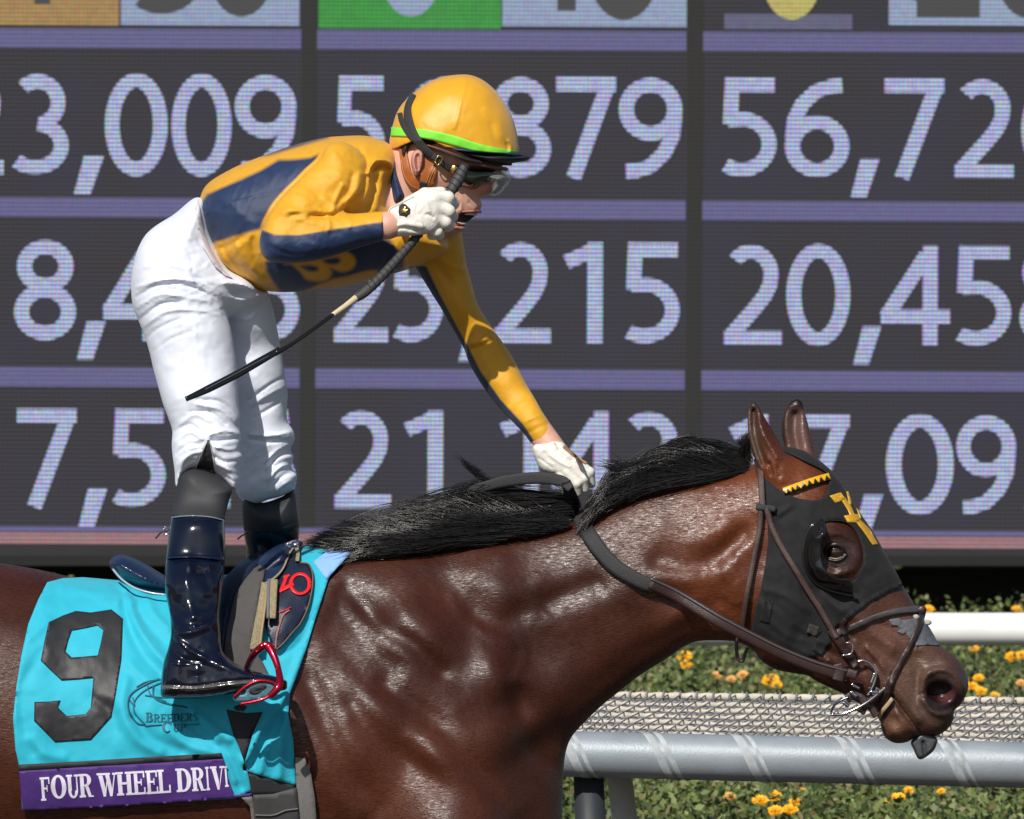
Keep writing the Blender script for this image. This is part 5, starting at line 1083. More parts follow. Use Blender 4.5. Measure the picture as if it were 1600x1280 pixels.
slv = Sh(zS((930, 150), (870, 245), (800, 310), (740, 372), (668, 442), (600, 520), (552, 600), (522, 670), (502, 740), (508, 810), (545, 862), (620, 884), (760, 880), (900, 858), (1080, 802), (1230, 757), (1340, 730), (1390, 640), (1340, 562), (1271, 562), (1150, 571), (1080, 575), (1030, 560), (1070, 500), (1130, 440), (1165, 360), (1170, 260), (1120, 180), (1030, 130)),
         [(560, 250, .06, 40, -.135), (520, 290, .052, 46, -.17), (460, 340, .05, 44, -.215), (430, 380, .047, 38, -.235), (480, 380, .044, 34, -.232), (550, 360, .037, 29, -.222), (598, 350, .031, 23, -.215)],
         [(zS((1120, 470), (1010, 560), (940, 590), (820, 590)), 4, -.010), (zS((1130, 330), (1110, 430), (1040, 500)), 5, .006), (zS((1080, 340), (1060, 430), (990, 520)), 4, -.005), (zS((1020, 400), (980, 480), (960, 560)), 3.5, .004), (zS((1060, 460), (1020, 530), (1010, 580)), 2.5, -.004), (zS((900, 470), (960, 520), (1000, 570)), 4, .003),
          (zS((640, 560), (720, 560), (820, 580)), 5, .004), (zS((700, 590), (800, 570), (880, 585)), 3.5, -.003), (zS((560, 640), (640, 600), (700, 540)), 6, .003), (zS((930, 590), (940, 640), (930, 690)), 2.5, .002), (zS((1050, 585), (1070, 630), (1060, 680)), 2.5, .0015), (zS((830, 240), (900, 300), (1000, 330)), 6, .002),
          (zS((560, 780), (700, 830), (900, 820), (1200, 750)), 3, -.002)], fold=lambda X, Y: .0006*vnoise(X, Y, 18, 22, 3)+.0018*wrk(X, Y, .5, 1.6, .4, 16, 82), ra=1.4, clip=zS((0, 0), (1268, 0), (1270, 560), (1276, 740), (1276, 1500), (0, 1500)))
farm = Sh(zF((40, -90), (130, -110), (210, -60), (235, 0), (248, 80), (258, 150), (285, 250), (312, 340), (355, 410), (402, 480), (460, 562), (500, 640), (532, 702), (570, 765), (602, 822), (640, 880), (690, 960), (700, 1020), (620, 1060), (560, 980), (520, 925), (478, 880), (425, 825), (378, 770), (330, 705), (290, 640), (265, 590), (248, 540), (215, 480), (180, 420), (140, 350), (108, 300), (65, 230), (25, 165), (-10, 110), (-40, 20)),
          [(690, 370, .06, 38, .12), (690, 450, .052, 30, .15), (740, 540, .046, 28, .17), (790, 600, .042, 27, .135), (840, 670, .031, 20, .085), (690, 330, .07, 40, .10)],
          [(zF((280, 540), (330, 530), (390, 500), (440, 510)), 5, -.004), (zF((260, 520), (330, 500), (370, 470)), 5, .004), (zF((440, 820), (500, 790), (560, 760)), 2.5, .0018), (zF((520, 870), (570, 850), (620, 830)), 2.5, .0018), (zF((540, 920), (600, 890), (640, 870)), 2.5, -.0015), (zF((100, 100), (180, 160), (250, 180)), 6, .004), (zF((60, 60), (120, 160), (180, 230)), 6, -.004)], fold=lambda X, Y: .0006*vnoise(X, Y, 18, 23, 3), ra=1.3, clip=zF((-900, -900), (900, -900), (900, 850), (668, 926), (610, 945), (556, 968), (400, 1100), (-900, 1100)))
chestN = spline(zS((545, 875), (545, 920), (565, 970), (600, 1020), (645, 1075), (740, 1075), (830, 1045), (1000, 1022), (1100, 960), (1210, 935), (1300, 960), (1395, 930), (1398, 860), (1350, 785), (1290, 735), (1100, 740), (800, 830), (650, 860)), 4, True)
sideN = np.array(zS((80, 525), (130, 510), (175, 455), (260, 415), (400, 355), (510, 305), (620, 240), (700, 238), (745, 234), (820, 225), (890, 195), (945, 140), (985, 160), (900, 250), (760, 370), (700, 500), (560, 640), (524, 668), (400, 702), (180, 770), (130, 700), (90, 560)))
Bout = zS((672, 890), (705, 895), (770, 955), (790, 985), (850, 1000), (920, 995), (955, 950), (945, 915), (1010, 940), (1065, 930), (1100, 895), (1095, 850), (1050, 815), (1000, 805), (960, 830))
Bh1 = zS((760, 905), (830, 900), (868, 915), (858, 935), (810, 935)); Bh2 = zS((900, 865), (985, 850), (1008, 870), (985, 892), (930, 890))
FS = zS((830, 1044), (870, 1018), (960, 985), (1060, 965), (1180, 935), (1235, 930), (1200, 960), (1160, 1010), (1000, 1050)); FH = zS((1130, 975), (1180, 965), (1185, 990), (1140, 1000))
backN = np.array(zS((510, 215), (700, 145), (920, 90), (930, 102), (760, 152), (560, 212)))
def silk_col(px, py, y):
    c = np.tile(GOLD, (len(px), 1)); qs, Ws, ys_ = slv.ev(px, py); ins = np.clip((1.45-np.abs(y-ys_)/Ws)/.25, 0, 1)*np.clip((qs+.3)/.15, 0, 1)
    n = np.maximum(inpoly(px, py, chestN, 3), inpoly(px, py, sideN, 3)); n = np.maximum(n, inpoly(px, py, backN, 3))
    b = inpoly(px, py, spline(Bout, 4, True), 3)*(1-inpoly(px, py, spline(Bh1, 3, True), 3))*(1-inpoly(px, py, spline(Bh2, 3, True), 3))
    b = np.maximum(b, inpoly(px, py, FS, 3)*(1-inpoly(px, py, FH, 3)))
    n = n*(1-b); n = n*(1-ins)*(y < .05)
    cc = mix(c, NAVY, n)
    line = np.interp(px, [400, 411, 430, 467, 530, 597, 610], [352, 360, 367, 367.5, 357, 347, 345]); up = np.clip((py-line)/3+.5, 0, 1)*ins*(px < 612)
    
    cc = mix(cc, NAVY, up)
    fq = np.clip((y-.04)/.02, 0, 1); xl = np.interp(py, [360, 418, 463, 504, 546, 580, 625, 662, 692], [655, 668, 690, 712, 735, 752, 784, 818, 838])
    fn = np.clip((xl-px)/3, 0, 1)*(py > 416)*(px > 640); cc = mix(cc, NAVY*.9, fn)
    return cc
solid('silks', jockey, m_silk, (296, 876, 204, 700, -.30, .25), 2.6, [torso, slv, farm], silk_col, k=.012, ks=[.01, .006, .02])
lap('silks')
m_coll = mat('navy_collar', tuple(NAVY*1.3), .6, bump=.5, bscale=900)
solid('collar', jockey, m_coll, (596, 668, 225, 345, -.14, .08), 2, [Sh(zA((230, 600), (250, 660), (262, 720), (290, 790), (318, 860), (300, 900), (260, 930), (210, 930), (190, 850), (190, 700)), [(620, 290, .088, 26, hy)])])
# ---- breeches
nearL = Sh(zL((330, 30), (250, 90), (185, 128), (130, 170), (98, 215), (80, 262), (66, 330), (64, 400), (72, 460), (95, 520), (120, 585), (138, 645), (152, 705), (172, 780), (192, 850), (212, 905), (228, 955), (226, 1010), (230, 1060), (238, 1120), (243, 1190), (268, 1140), (300, 1110), (350, 1105), (400, 1125), (440, 1160), (470, 1195), (488, 1185), (498, 1150), (494, 1110),
              (508, 1060), (498, 1030), (504, 985), (496, 940), (500, 900), (494, 850), (490, 780), (486, 700), (478, 630), (466, 560), (450, 490), (452, 430), (500, 400), (560, 396), (530, 350), (450, 300), (400, 200), (370, 60)),
           [(290, 370, .12, 60, -.02), (250, 440, .115, 55, -.06), (340, 430, .10, 60, -.05), (300, 540, .088, 58, -.09), (310, 640, .078, 52, -.115), (325, 720, .068, 46, -.14), (320, 760, .06, 42, -.15)],
           [(zL((90, 380), (200, 350), (330, 360), (420, 400)), 3.5, .005), (zL((85, 420), (180, 370), (300, 378), (400, 420)), 3, -.005), (zL((90, 460), (180, 410), (280, 420), (380, 440)), 4, .004), (zL((100, 510), (180, 450), (260, 440)), 3.5, -.006), (zL((110, 540), (200, 480), (300, 470), (420, 490)), 4, .004),
            (zL((320, 340), (400, 390), (440, 440)), 3.5, -.006), (zL((300, 350), (380, 410), (420, 460)), 3.5, .005), (zL((120, 590), (180, 540), (260, 510)), 3, -.003), (zL((150, 180), (230, 170), (300, 190)), 4, .003), (zL((170, 240), (260, 230), (350, 290)), 4, -.003), (zL((120, 300), (200, 290), (300, 310)), 4, .003), (zL((340, 490), (400, 480), (440, 500)), 2.5, -.003),
            (zL((260, 110), (320, 200), (400, 300), (470, 400)), 5, .003), (zL((150, 640), (220, 590), (300, 560)), 3, -.002), (zL((320, 520), (326, 640), (330, 760)), 1.5, .0015), (zL((240, 170), (300, 250), (310, 330)), 3, -.002),
            (zL((330, 830), (420, 840), (480, 890), (494, 930)), 3.5, -.005), (zL((330, 850), (420, 870), (480, 920)), 3.5, .005), (zL((300, 880), (380, 880), (440, 930)), 3, -.004), (zL((370, 860), (370, 950)), 2, .002), (zL((380, 970), (440, 955), (500, 965)), 3, .007), (zL((385, 995), (440, 990), (495, 985)), 3.5, -.008), (zL((400, 1020), (460, 1030), (505, 1015)), 3, .006),
            (zL((400, 1060), (440, 1080), (500, 1070)), 3, -.005), (zL((410, 1090), (450, 1110), (490, 1120)), 3, .005), (zL((420, 1120), (460, 1150), (488, 1160)), 2.5, -.004), (zL((230, 960), (300, 930), (340, 960)), 3, -.004), (zL((240, 1000), (300, 960), (350, 990)), 3.5, .005), (zL((240, 1050), (290, 1010), (340, 1010)), 3, -.005), (zL((250, 1090), (300, 1050), (345, 1040)), 3, .005), (zL((240, 1130), (280, 1090), (310, 1070)), 2.5, -.003), (zL((260, 930), (320, 890), (380, 920)), 3, .003)],
           fold=lambda X, Y: .0012*vnoise(X, Y, 26, 31, 3)+.0028*wrk(X, Y, .35, 1.5, -.25, 20, 84)*np.clip(np.exp(-((Y-450)/70)**2)+np.exp(-((Y-705)/55)**2), 0, 1), ra=1.2, rw=.8)
farL = Sh(zL((420, 330), (520, 370), (600, 400), (632, 470), (650, 560), (668, 660), (680, 740), (690, 810), (686, 870), (690, 920), (712, 955), (718, 990), (702, 1030), (715, 1060), (705, 1100), (726, 1135), (716, 1180), (700, 1200), (660, 1218), (620, 1228), (560, 1246), (510, 1230), (480, 1190), (470, 1100), (470, 900), (440, 700), (420, 500)),
          [(400, 470, .10, 50, .06), (400, 580, .08, 48, .085), (410, 660, .07, 44, .105), (420, 750, .062, 40, .12)],
          [(zL((540, 830), (620, 770), (680, 740)), 3, -.005), (zL((550, 850), (630, 800), (690, 770)), 4, .004), (zL((560, 900), (640, 850), (690, 800)), 3, -.005), (zL((540, 970), (620, 975), (700, 960)), 3, .006), (zL((540, 990), (620, 1000), (700, 990)), 3, -.006), (zL((600, 1080), (650, 1030), (700, 1010)), 3.5, .006), (zL((600, 1120), (650, 1060), (700, 1040)), 3, -.006), (zL((610, 1150), (660, 1100), (715, 1090)), 3.5, .007), (zL((620, 1180), (680, 1130), (720, 1120)), 3, -.006), (zL((640, 1200), (690, 1160), (720, 1160)), 3, .004), (zL((480, 500), (530, 510), (560, 490)), 3, .004)],
          fold=lambda X, Y: .001*vnoise(X, Y, 24, 33, 3)+.0025*wrk(X, Y, .35, 1.5, -.5, 18, 85)*np.clip(np.exp(-((Y-720)/50)**2), 0, 1), ra=1.2, rw=.8)
pelv = Sh(zL((330, 30), (230, 105), (130, 180), (100, 300), (140, 420), (300, 480), (450, 500), (540, 480), (600, 420), (600, 395), (520, 370), (430, 310), (380, 230), (345, 150)), [(270, 380, .13, 60, -.01), (340, 430, .135, 60, -.01), (320, 350, .125, 50, -.01), (390, 460, .10, 40, .01)], fold=lambda X, Y: .001*vnoise(X, Y, 24, 35, 3)+.003*wrk(X, Y, .4, 1.5, .2, 20, 86))
# knee flare of the boot top keeps the hem open: the leg is cut along the hem
hem = zL((0, 0), (900, 0), (900, 1245), (560, 1246), (505, 1225), (480, 1192), (440, 1158), (400, 1130), (375, 1112), (372, 1010), (368, 1000), (345, 1050), (320, 1105), (296, 1112), (262, 1140), (244, 1182), (0, 1182))
def hemcut(px, py): pass
solid('breeches', jockey, m_wht, (196, 470, 305, 795, -.32, .30), 2.5, [nearL, farL, pelv], k=.015, ks=[.01, .012, .03], clips=[hem])
sheet('waistband', zL((318, 45), (332, 28), (350, 140), (382, 225), (430, 308), (470, 345), (440, 335), (400, 300), (350, 220), (325, 130)), lambda a, b: near([pelv, nearL], a, b, .003), mat('waistband', (.62, .58, .62), .7, bump=.4, bscale=700), jockey, .003, 4)
m_bf = mat('black_knee_panel', (.02, .021, .024), .6, bump=.4, bscale=800)
lap('breeches')
# ---- boots
bootN = Sh(zB((228, 190), (262, 155), (300, 148), (350, 158), (410, 190), (462, 240), (450, 290), (436, 340), (430, 372), (432, 460), (432, 545), (424, 640), (412, 720), (406, 800), (410, 880), (418, 955), (450, 995), (500, 1025), (560, 1048), (640, 1068), (700, 1088), (708, 1110), (700, 1132), (640, 1142), (560, 1138), (470, 1150), (380, 1166), (280, 1172), (190, 1172), (148, 1162), (146, 1110), (150, 1060), (160, 1000), (180, 940), (190, 880), (186, 800), (170, 720), (162, 640), (168, 560), (178, 470), (190, 380), (205, 290)),
           [(310, 760, .052, 38, -.155), (310, 850, .055, 40, -.215), (305, 930, .047, 38, -.285), (300, 1000, .042, 34, -.33), (290, 1060, .042, 26, -.34), (370, 1068, .043, 18, -.35), (430, 1072, .032, 10, -.36)],
           [(zB((165, 548), (290, 540), (430, 552)), 1.3, .003), (zB((190, 372), (300, 362), (430, 380)), 1.3, .003), (zB((200, 800), (280, 840), (400, 790)), 6, -.006), (zB((230, 880), (300, 870), (400, 830)), 5, .006), (zB((220, 910), (280, 960), (340, 990)), 4, .006), (zB((200, 960), (260, 1000), (320, 1010)), 4, -.005), (zB((270, 560), (260, 700), (290, 800)), 9, .005), (zB((330, 600), (370, 700), (350, 800)), 9, -.005),
            (zB((190, 700), (230, 790)), 7, -.005), (zB((340, 1000), (430, 1030), (560, 1070)), 5, .004), (zB((160, 1010), (250, 1020), (340, 1010)), 1.3, .003), (zB((150, 1122), (300, 1128), (450, 1110), (560, 1105)), 2, .005), (zB((150, 1110), (300, 1114), (450, 1094), (560, 1085)), 1.5, -.003), (zB((310, 1020), (310, 1110)), 1.2, .002), (zB((400, 880), (392, 950)), 2, .003)],
           fold=lambda X, Y: .0012*vnoise(X, Y, 16, 41, 2)*(Y > 880))
bootF = Sh(zB((515, 285), (600, 300), (690, 270), (735, 240), (750, 330), (762, 420), (756, 470), (720, 500), (640, 620), (600, 900), (520, 900), (530, 560), (515, 430)), [(430, 800, .052, 36, .125), (420, 860, .05, 34, .19), (400, 950, .045, 34, .27)], [(zB((520, 430), (640, 425), (755, 400)), 1.2, .003)])
def boot_col(px, py, y):
    top = np.interp(px, [262, 305, 351], [811, 806, 813]); top2 = np.interp(px, [380, 466], [832, 822]); f = y < 0
    c = np.tile(np.array([0.003, 0.0055, 0.016]), (len(px), 1)); c = mix(c, (0.022, 0.023, 0.026), np.where(f, py < top, py < top2).astype(float))
    c = mix(c, (0.10, 0.095, 0.085), inpoly(px, py, zB((146, 1112), (300, 1118), (450, 1098), (560, 1090), (560, 1098), (450, 1112), (300, 1134), (148, 1128)), 2)*f)
    return c
m_shaft = mat('boot_cuff_cloth', (.030, .031, .035), .55, .4, var=.1, vscale=40, bump=.4, bscale=700)
cutS = zB((0, 0), (900, 0), (900, 400), (436, 378), (300, 362), (0, 372)); cutB = zB((0, 370), (300, 361), (436, 377), (900, 398), (900, 1400), (0, 1400))
def shf(S, g): return S
for nm, S, box in (('boot', bootN, (245, 455, 728, 1098, -.41, -.08)), ('boot', bootF, (376, 472, 762, 1000, .05, .36))):
    solid(nm, jockey, m_boot, box, 2.0, [S], boot_col, clips=[zB((0, 364), (300, 356), (436, 372), (470, 420), (640, 425), (900, 395), (900, 1400), (0, 1400))])
    solid('boot_cuff', jockey, m_shaft, box, 2.0, [S], clips=[zB((0, 0), (900, 0), (900, 400), (640, 430), (470, 425), (436, 377), (300, 361), (0, 370))])
kneeS = Sh(zB((300, 150), (330, 80), (355, 25), (362, 25), (368, 60), (378, 110), (388, 170), (345, 168)), [(327, 715, .066, 40, -.14)])
sheet('knee_panel', zB((298, 152), (330, 90), (352, 22), (362, 22), (368, 60), (378, 110), (390, 178), (345, 160)), lambda a, b: near([nearL], a, b, .001), m_bf, jockey, .02, 3)
for a, b in (((352, 28), (300, 150)), ((364, 30), (388, 165))): strap('stitching', zB(a, ((a[0]+b[0])/2, (a[1]+b[1])/2-4), b), 1.2, lambda x, y: near([nearL], x, y, .003), mat('white_stitch', (.5, .5, .5), .7), jockey, .001, .001)
m_chr = mat('chrome', (.7, .7, .7), .15, metal=1)
tube3('buckle', [a+(-.185,) for a in zB((160, 408), (176, 412), (182, 430), (172, 442), (158, 436), (160, 412))], .0016, m_chr, jockey, 6, 4)
tube3('strap_tail', [a+(-.185,) for a in zB((182, 425), (150, 430), (122, 460))], .0018, m_blackc, jockey, 6)
tube3('strap_tail', [a+(.15,) for a in zB((522, 440), (505, 448), (486, 464))], .0015, m_blackc, jockey, 6)
strap('boot_edge', zB((192, 366), (240, 360), (300, 358), (370, 364), (430, 380)), 1.6, lambda a, b: near([bootN], a, b, .002), mat('pale_piping', (.2, .24, .3), .2, coat=1), jockey, .001, .001, bulge=.0008)
strap('boot_edge', zB((166, 548), (220, 542), (300, 541), (370, 545), (430, 554)), 1.6, lambda a, b: near([bootN], a, b, .002), m_navyg, jockey, .003, .001, bulge=.0012)
# stirrup tread seen past the toe
mb = MB(); sp_ = zB((520, 1150), (470, 1160), (480, 1185), (540, 1180), (610, 1165), (650, 1140), (640, 1105), (590, 1095), (530, 1110))
tr_rel = lambda a, b: np.full(np.shape(a), -.402)
sheet('stirrup_plate', spline(sp_, 4, True), tr_rel, m_lid, saddle, .004, 4)
tube3('stirrup', [a+(-.404,) for a in zB((470, 1165), (520, 1120), (580, 1092), (645, 1100), (662, 1128), (620, 1165), (560, 1185), (500, 1195))], .0032, m_stir, saddle, 8)
sheet('tread_mark', spline(zB((545, 1125), (600, 1108), (615, 1118), (590, 1135), (560, 1140), (600, 1128), (570, 1150), (540, 1145)), 3, True), lambda a, b: np.full(np.shape(a), -.4045), m_blackc, saddle, .001, 3)
lap('boots')
# ---- helmet
m_cap = mat('gold_cap_silk', (0.73, 0.37, 0.014), 0.33, 0.6, sheen=.15, var=0.04, vscale=30, bump=.3, bscale=1000, bump2=.12, b2scale=60)
capH = Sh(zA((196, 545), (203, 470), (215, 420), (238, 350), (272, 292), (330, 235), (400, 180), (460, 145), (540, 118), (640, 106), (710, 112), (780, 142), (850, 200), (912, 280), (960, 370), (985, 450), (1000, 530), (1003, 600), (970, 700), (850, 780), (600, 800), (380, 740), (240, 640)),
          [(710, 190, .105, 85, hy), (640, 200, .105, 80, hy), (780, 200, .10, 75, hy), (700, 260, .105, 80, hy)],
          [(zA((640, 108), (668, 160), (640, 270), (625, 350), (600, 440)), 3, .0025), (zA((690, 112), (720, 140), (800, 150)), 3, -.002), (zA((700, 120), (760, 160), (850, 220)), 4, .002), (zA((940, 520), (955, 550), (950, 585)), 2.5, .005), (zA((925, 540), (935, 580)), 2, -.004), (zA((800, 330), (880, 400), (900, 480)), 7, .0025), (zA((830, 420), (860, 520), (930, 560)), 5, -.002), (zA((340, 520), (380, 515), (420, 525)), 3, .002),
           (zA((330, 180), (380, 300), (400, 420)), 8, -.001), (zA((640, 120), (760, 150), (900, 300)), 4, .0012)], fold=lambda X, Y: .0005*vnoise(X, Y, 20, 51, 3))
hcut = zA((0, -100), (1300, -100), (1300, 595), (1000, 598), (900, 590), (800, 584), (700, 580), (620, 570), (540, 560), (470, 520), (400, 508), (340, 522), (300, 540), (230, 570), (190, 575), (0, 575))
solid('helmet_cover', jockey, m_cap, (605, 815, 112, 262, -.15, .09), 2.0, [capH], clips=[hcut])
cp = lambda a, b: near([capH], a, b, .0015)
strap('helmet_band', zA((203, 462), (290, 468), (370, 472), (470, 487), (600, 520), (720, 556), (850, 578), (998, 592)), [14.5, 13, 13, 14, 15, 13, 8, 4], cp, mat('lime_reflective_band', (0.22, 0.80, 0.06), .45), jockey, .001, .001, bulge=0, sm=14)
m_ghar = mat('goggle_strap', (.03, .03, .032), .75, bump=.6, bscale=600)
strap('goggle_strap', zA((345, 228), (310, 300), (312, 390), (350, 490), (410, 570), (475, 625)), [8, 10, 14, 14, 13, 11], cp, m_ghar, jockey, .002, .003, sm=12)
strap('goggle_strap', zA((258, 345), (270, 400), (300, 460), (345, 520)), 8, cp, m_ghar, jockey, .0015, .003)
fh = lambda a, b: near([head], a, b, .004)
strap('goggle_strap', [a+(y,) for a, y in zip(zA((465, 612), (520, 655), (580, 700)), (-.128, -.124, -.112))], 11, None, m_ghar, jockey, thick=.003)
m_brass = mat('brass', (.55, .38, .12), .25, metal=1)
bq = zA((478, 650), (500, 612), (526, 632), (500, 672), (478, 650)); tube3('goggle_buckle', [a+(-.133,) for a in bq], .0014, m_brass, jockey, 6, 3)
# peak
pk_ = Sh(zA((560, 566), (640, 574), (760, 584), (900, 594), (1000, 602), (1058, 612), (1074, 624), (1052, 642), (970, 660), (870, 667), (780, 660), (700, 636), (630, 604), (580, 585)), [(720, 240, .100, 9, hy), (770, 248, .092, 10, hy), (815, 246, .05, 8, hy)])
solid('helmet_peak', jockey, mat('black_peak', (.012, .013, .018), .6, bump=.3, bscale=400), (694, 834, 226, 262, -.15, .09), 1.3, [pk_])
tube3('peak_edge', [a+(y,) for a, y in zip(zA((585, 570), (680, 582), (790, 591), (900, 600), (1000, 608), (1062, 618)), (-.128, -.130, -.122, -.105, -.075, -.035))], [.0012, .0022, .0022, .002, .002, .0015], mat('navy_edge', (.012, .035, .13), .45), jockey, 8)
m_tanh = mat('brown_headband', (.16, .06, .03), .5, bump=.4, bscale=400)
strap('headband', [a+(y,) for a, y in zip(zA((430, 548), (520, 578), (620, 618), (720, 658), (830, 682), (915, 696), (938, 700)), (-.118, -.12, -.122, -.112, -.09, -.05, -.03))], [4, 5, 6, 6, 6, 6, 4], None, m_tanh, jockey, thick=.01, bulge=.004)
strap('headband', [a+(y,) for a, y in zip(zA((500, 575), (640, 626), (800, 660), (960, 668)), (-.131, -.131, -.10, -.03))], [3, 5, 5, 4], None, m_blackc, jockey, thick=.008, bulge=.003)
# harness over ear and jaw
m_harn = mat('tan_leather_harness', (.36, .105, .022), .45, .5, var=.12, vscale=60, bump=.3, bscale=500)
sheet('chin_harness', zA((250, 565), (262, 640), (268, 700), (285, 760), (318, 815), (352, 838), (385, 832), (430, 815), (466, 800), (482, 755), (492, 700), (478, 672), (440, 635), (408, 590), (404, 640), (394, 700), (376, 745), (352, 742), (325, 700), (312, 640), (300, 585), (275, 570)), lambda a, b: near([head], a, b, .006), m_harn, jockey, .004, 2.5)
sheet('chin_cup', zA((380, 770), (428, 785), (422, 830), (385, 835)), lambda a, b: near([head], a, b, .010), m_blackc, jockey, .003, 2.5)
for pts in (((480, 690), (455, 740), (440, 790)), ((470, 680), (440, 740), (425, 785)), ((270, 640), (282, 720), (320, 790), (365, 820))):
    strap('stitching', zA(*pts), .9, lambda a, b: near([head], a, b, .007), mat('tan_thread', (.5, .3, .15), .7), jockey, .001, .001, bulge=0, m=3)
# goggles
m_lens = mat('dark_lens', (.012, .018, .014), .05, .9, coat=1, var=.4, vscale=40, bump=.3, bscale=30)
m_lens2 = mat('clear_scratched_lens', (.30, .34, .32), .06, 1.0, coat=1, alpha=.40, bump=1.0, bscale=50)
m_gfr = mat('goggle_leather', (.34, .10, .035), .5, bump=.4, bscale=400)
gog = Sh(zA((540, 640), (600, 632), (700, 660), (800, 680), (860, 700), (860, 740), (830, 785), (790, 800), (740, 835), (690, 840), (620, 810), (560, 770), (520, 720)), [(720, 265, .088, 30, hy), (760, 275, .07, 26, hy)])
solid('goggles', jockey, m_gfr, (688, 780, 245, 304, -.13, .07), 1.5, [gog])
sheet('goggle_lens', spline(zA((590, 690), (640, 668), (700, 672), (790, 684), (850, 696), (858, 740), (825, 782), (770, 796), (690, 806), (630, 796), (596, 750)), 3, True), lambda a, b: near([gog], a, b, .003), m_lens, jockey, .003, 2.5)
glo = Sh(zA((690, 672), (800, 690), (900, 688), (940, 704), (950, 765), (915, 820), (868, 860), (822, 858), (812, 800), (760, 790), (700, 780)), [(770, 272, .07, 26, hy), (792, 280, .05, 18, hy)], fold=lambda X, Y: .002*vnoise(X, Y, 9, 61, 2))
solid('goggle_shield', jockey, m_lens2, (728, 802, 252, 310, -.12, .06), 1.5, [glo])
ball('goggle_vent', 710, 265, -.117, .0085, m_brass, jockey, (1, .45, 1.2), 10)
lap('head')
# ---- gloves
def finger(mb_caps, pts, rr):
    for i in range(len(pts)-1): mb_caps.append((pts[i], pts[i+1], rr[i], rr[i+1]))
gy = -.205
palm = Sh(zA((186, 955), (230, 925), (285, 890), (345, 862), (395, 835), (445, 822), (500, 840), (530, 880), (530, 960), (515, 1030), (480, 1085), (420, 1105), (350, 1112), (270, 1118), (205, 1115), (195, 1040)),
          [(615, 345, .028, 24, gy-.005), (650, 335, .024, 26, gy-.012), (680, 325, .022, 24, gy-.010)],
          [(zA((330, 870), (345, 880), (375, 900), (360, 960), (390, 1010)), 1.5, -.002), (zA((230, 1050), (300, 1040), (400, 1060)), 4, .003), (zA((210, 1080), (280, 1065), (380, 1090)), 2.5, -.004), (zA((390, 860), (420, 900), (440, 960)), 4, .003), (zA((520, 890), (540, 915)), 1.5, -.002), (zA((430, 980), (470, 1000)), 2, -.003), (zA((380, 1000), (400, 1060)), 3, .003)], fold=lambda X, Y: .0005*vnoise(X, Y, 8, 71, 2))
fc = []
for (k, m1, m2, t, r0) in (((676, 306, gy-.012), (700, 309, gy-.006), (708, 318, gy+.020), (696, 326, gy+.038), .0125), ((680, 322, gy-.016), (701, 330, gy-.010), (706, 338, gy+.018), (692, 342, gy+.036), .0125),
                           ((678, 338, gy-.014), (696, 347, gy-.008), (700, 353, gy+.018), (688, 356, gy+.034), .0118), ((668, 352, gy-.010), (683, 362, gy-.004), (686, 367, gy+.016), (674, 368, gy+.03), .0105)):
    finger(fc, [k, m1, m2, t], [r0, r0, r0*.95, r0*.85])
finger(fc, [(640, 318, gy+.012), (664, 303, gy+.026), (690, 300, gy+.034)], [.014, .012, .010])
solid('glove', jockey, m_glove, (600, 722, 288, 382, -.26, -.13), 1.3, [palm], k=.006, caps=fc, kc=.0035)
mb = MB()
sheet('x', zA((255, 925), (275, 912), (296, 918), (308, 930), (325, 945), (322, 975), (308, 985), (300, 997), (285, 990), (255, 985), (250, 965)), lambda a, b: near([palm], a, b, .0015), None, None, .001, 2, mb=mb); mb.obj('glove_badge', m_blackc, jockey)
mb = MB(); sheet('x', zA((262, 950), (285, 925), (300, 930), (290, 945), (318, 950), (300, 965), (303, 985), (285, 970), (262, 978), (275, 962)), lambda a, b: near([palm], a, b, .0028), None, None, .001, 2, mb=mb); mb.obj('glove_badge', mat('gold_foil', (.75, .5, .12), .2, metal=1), jockey)
strap('glove_cuff', zA((345, 868), (250, 915), (190, 955), (200, 1040), (208, 1112)), 2.2, lambda a, b: near([palm], a, b, .001), m_glove, jockey, .001, .002)
fy = .062
palm2 = Sh([(832, 700), (845, 690), (862, 684), (878, 690), (888, 700), (903, 716), (912, 730), (905, 748), (888, 752), (868, 744), (848, 736), (838, 722)], [(850, 700, .026, 18, fy+.008), (885, 725, .024, 18, fy)],
            [([(850, 700), (866, 716), (890, 730)], 3, .003), ([(868, 694), (880, 712), (900, 726)], 2, -.003), ([(842, 716), (862, 730)], 2, -.002)], fold=lambda X, Y: .0005*vnoise(X, Y, 8, 73, 2))
fc = []
for (k, m1, t, r0) in (((900, 722, fy-.010), (921, 738, fy-.008), (924, 756, fy+.002), .0105), ((894, 732, fy-.014), (912, 748, fy-.014), (914, 764, fy-.004), .0105), ((886, 738, fy-.016), (901, 756, fy-.018), (903, 770, fy-.008), .010), ((876, 742, fy-.012), (888, 760, fy-.016), (892, 774, fy-.008), .009)):
    finger(fc, [k, m1, t], [r0, r0*.95, r0*.8])
finger(fc, [(858, 728, fy+.012), (872, 748, fy+.016), (884, 762, fy+.012)], [.012, .0105, .009])
solid('glove', jockey, m_glove, (822, 940, 676, 795, .0, .12), 1.3, [palm2], k=.006, caps=fc, kc=.003)
strap('glove_strap', zF((700, 980), (735, 1010), (770, 1040), (805, 1060)), 5, lambda a, b: near([palm2], a, b, .001), mat('tan_strap', (.35, .2, .1), .5), jockey, .001, .002)
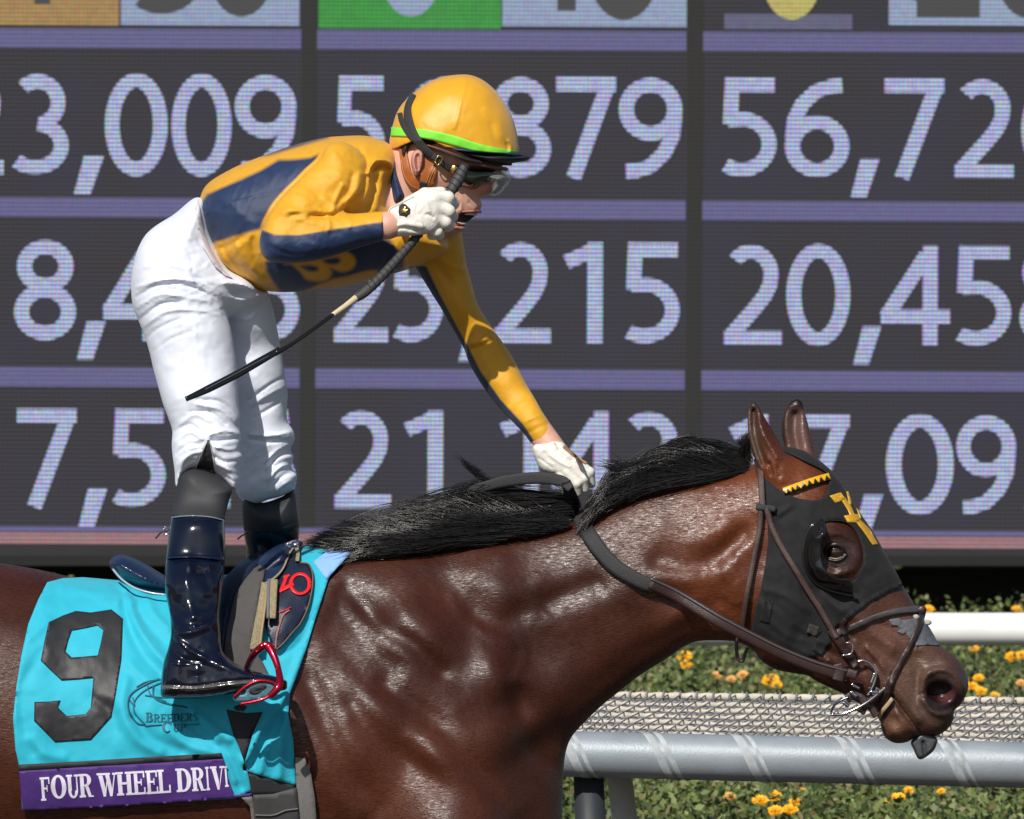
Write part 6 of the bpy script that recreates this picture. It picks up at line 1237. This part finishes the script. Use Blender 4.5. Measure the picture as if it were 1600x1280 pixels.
# ---- whip
whip = thing('riding_whip', 'long black riding whip with taped grip held in the raised white glove', 'whip', tuple(P(290, 625, -.50)))
m_grip = mat('whip_grip', (.045, .046, .05), .6, bump=.5, bscale=300); m_whb = mat('whip_shaft', (.008, .008, .009), .2, coat=.6); m_whc = mat('cream_ferrule', (.62, .52, .33), .45, var=.1, vscale=60)
wp = [(727, 258, -.150), (716, 280, -.158), (700, 305, -.170), (664, 352, -.186), (640, 383, -.205), (600, 428, -.24), (572, 455, -.26), (556, 466, -.27)]
tube3('grip', wp, [.0085, .0125, .0095, .0088, .0085, .0095, .0100, .0085], m_grip, whip, 14)
mb = MB()
q = spline(wp[:7], 30); dd_ = np.concatenate([[0], np.cumsum(np.hypot(*np.diff(q[:, :2], axis=0).T))]); L_ = dd_[-1]
tt = np.linspace(0, L_-6, 700); c3 = P(np.interp(tt, dd_, q[:, 0]), np.interp(tt, dd_, q[:, 1]), np.interp(tt, dd_, q[:, 2])); _, a_, b_ = frames(c3)
rr = np.interp(tt/L_, [0, .1, .25, .5, .7, 1], [.0095, .0127, .0098, .0090, .0088, .0103]); ph = tt/9*2*np.pi
V, pl = tube_geo(c3+rr[:, None]*(np.cos(ph)[:, None]*a_+np.sin(ph)[:, None]*b_), .0009, 5); mesh_obj('grip_binding', V, pl, m_rub, whip)
tube3('ferrule', [(557, 465, -.27), (540, 478, -.29), (520, 492, -.312)], [.0066, .0055, .0048], m_whc, whip, 12)
tube3('shaft', [(522, 491, -.31), (490, 514, -.345), (455, 538, -.38), (430, 552, -.40)], [.0044, .004, .0042, .006], m_whb, whip, 12)
strap('popper', [(438, 546, -.395), (405, 565, -.42), (370, 585, -.445), (325, 608, -.475), (290, 624, -.50)], [10, 12, 12.5, 12, 8], None, m_whb, whip, thick=.007, bulge=.004, m=9)
strap('popper_seam', [(420, 556, -.414), (370, 583, -.452), (320, 609, -.484)], 1.2, None, mat('seam', (.10, .10, .11), .4), whip, thick=.001, bulge=.0004)
lap('jockey')
lap('done')
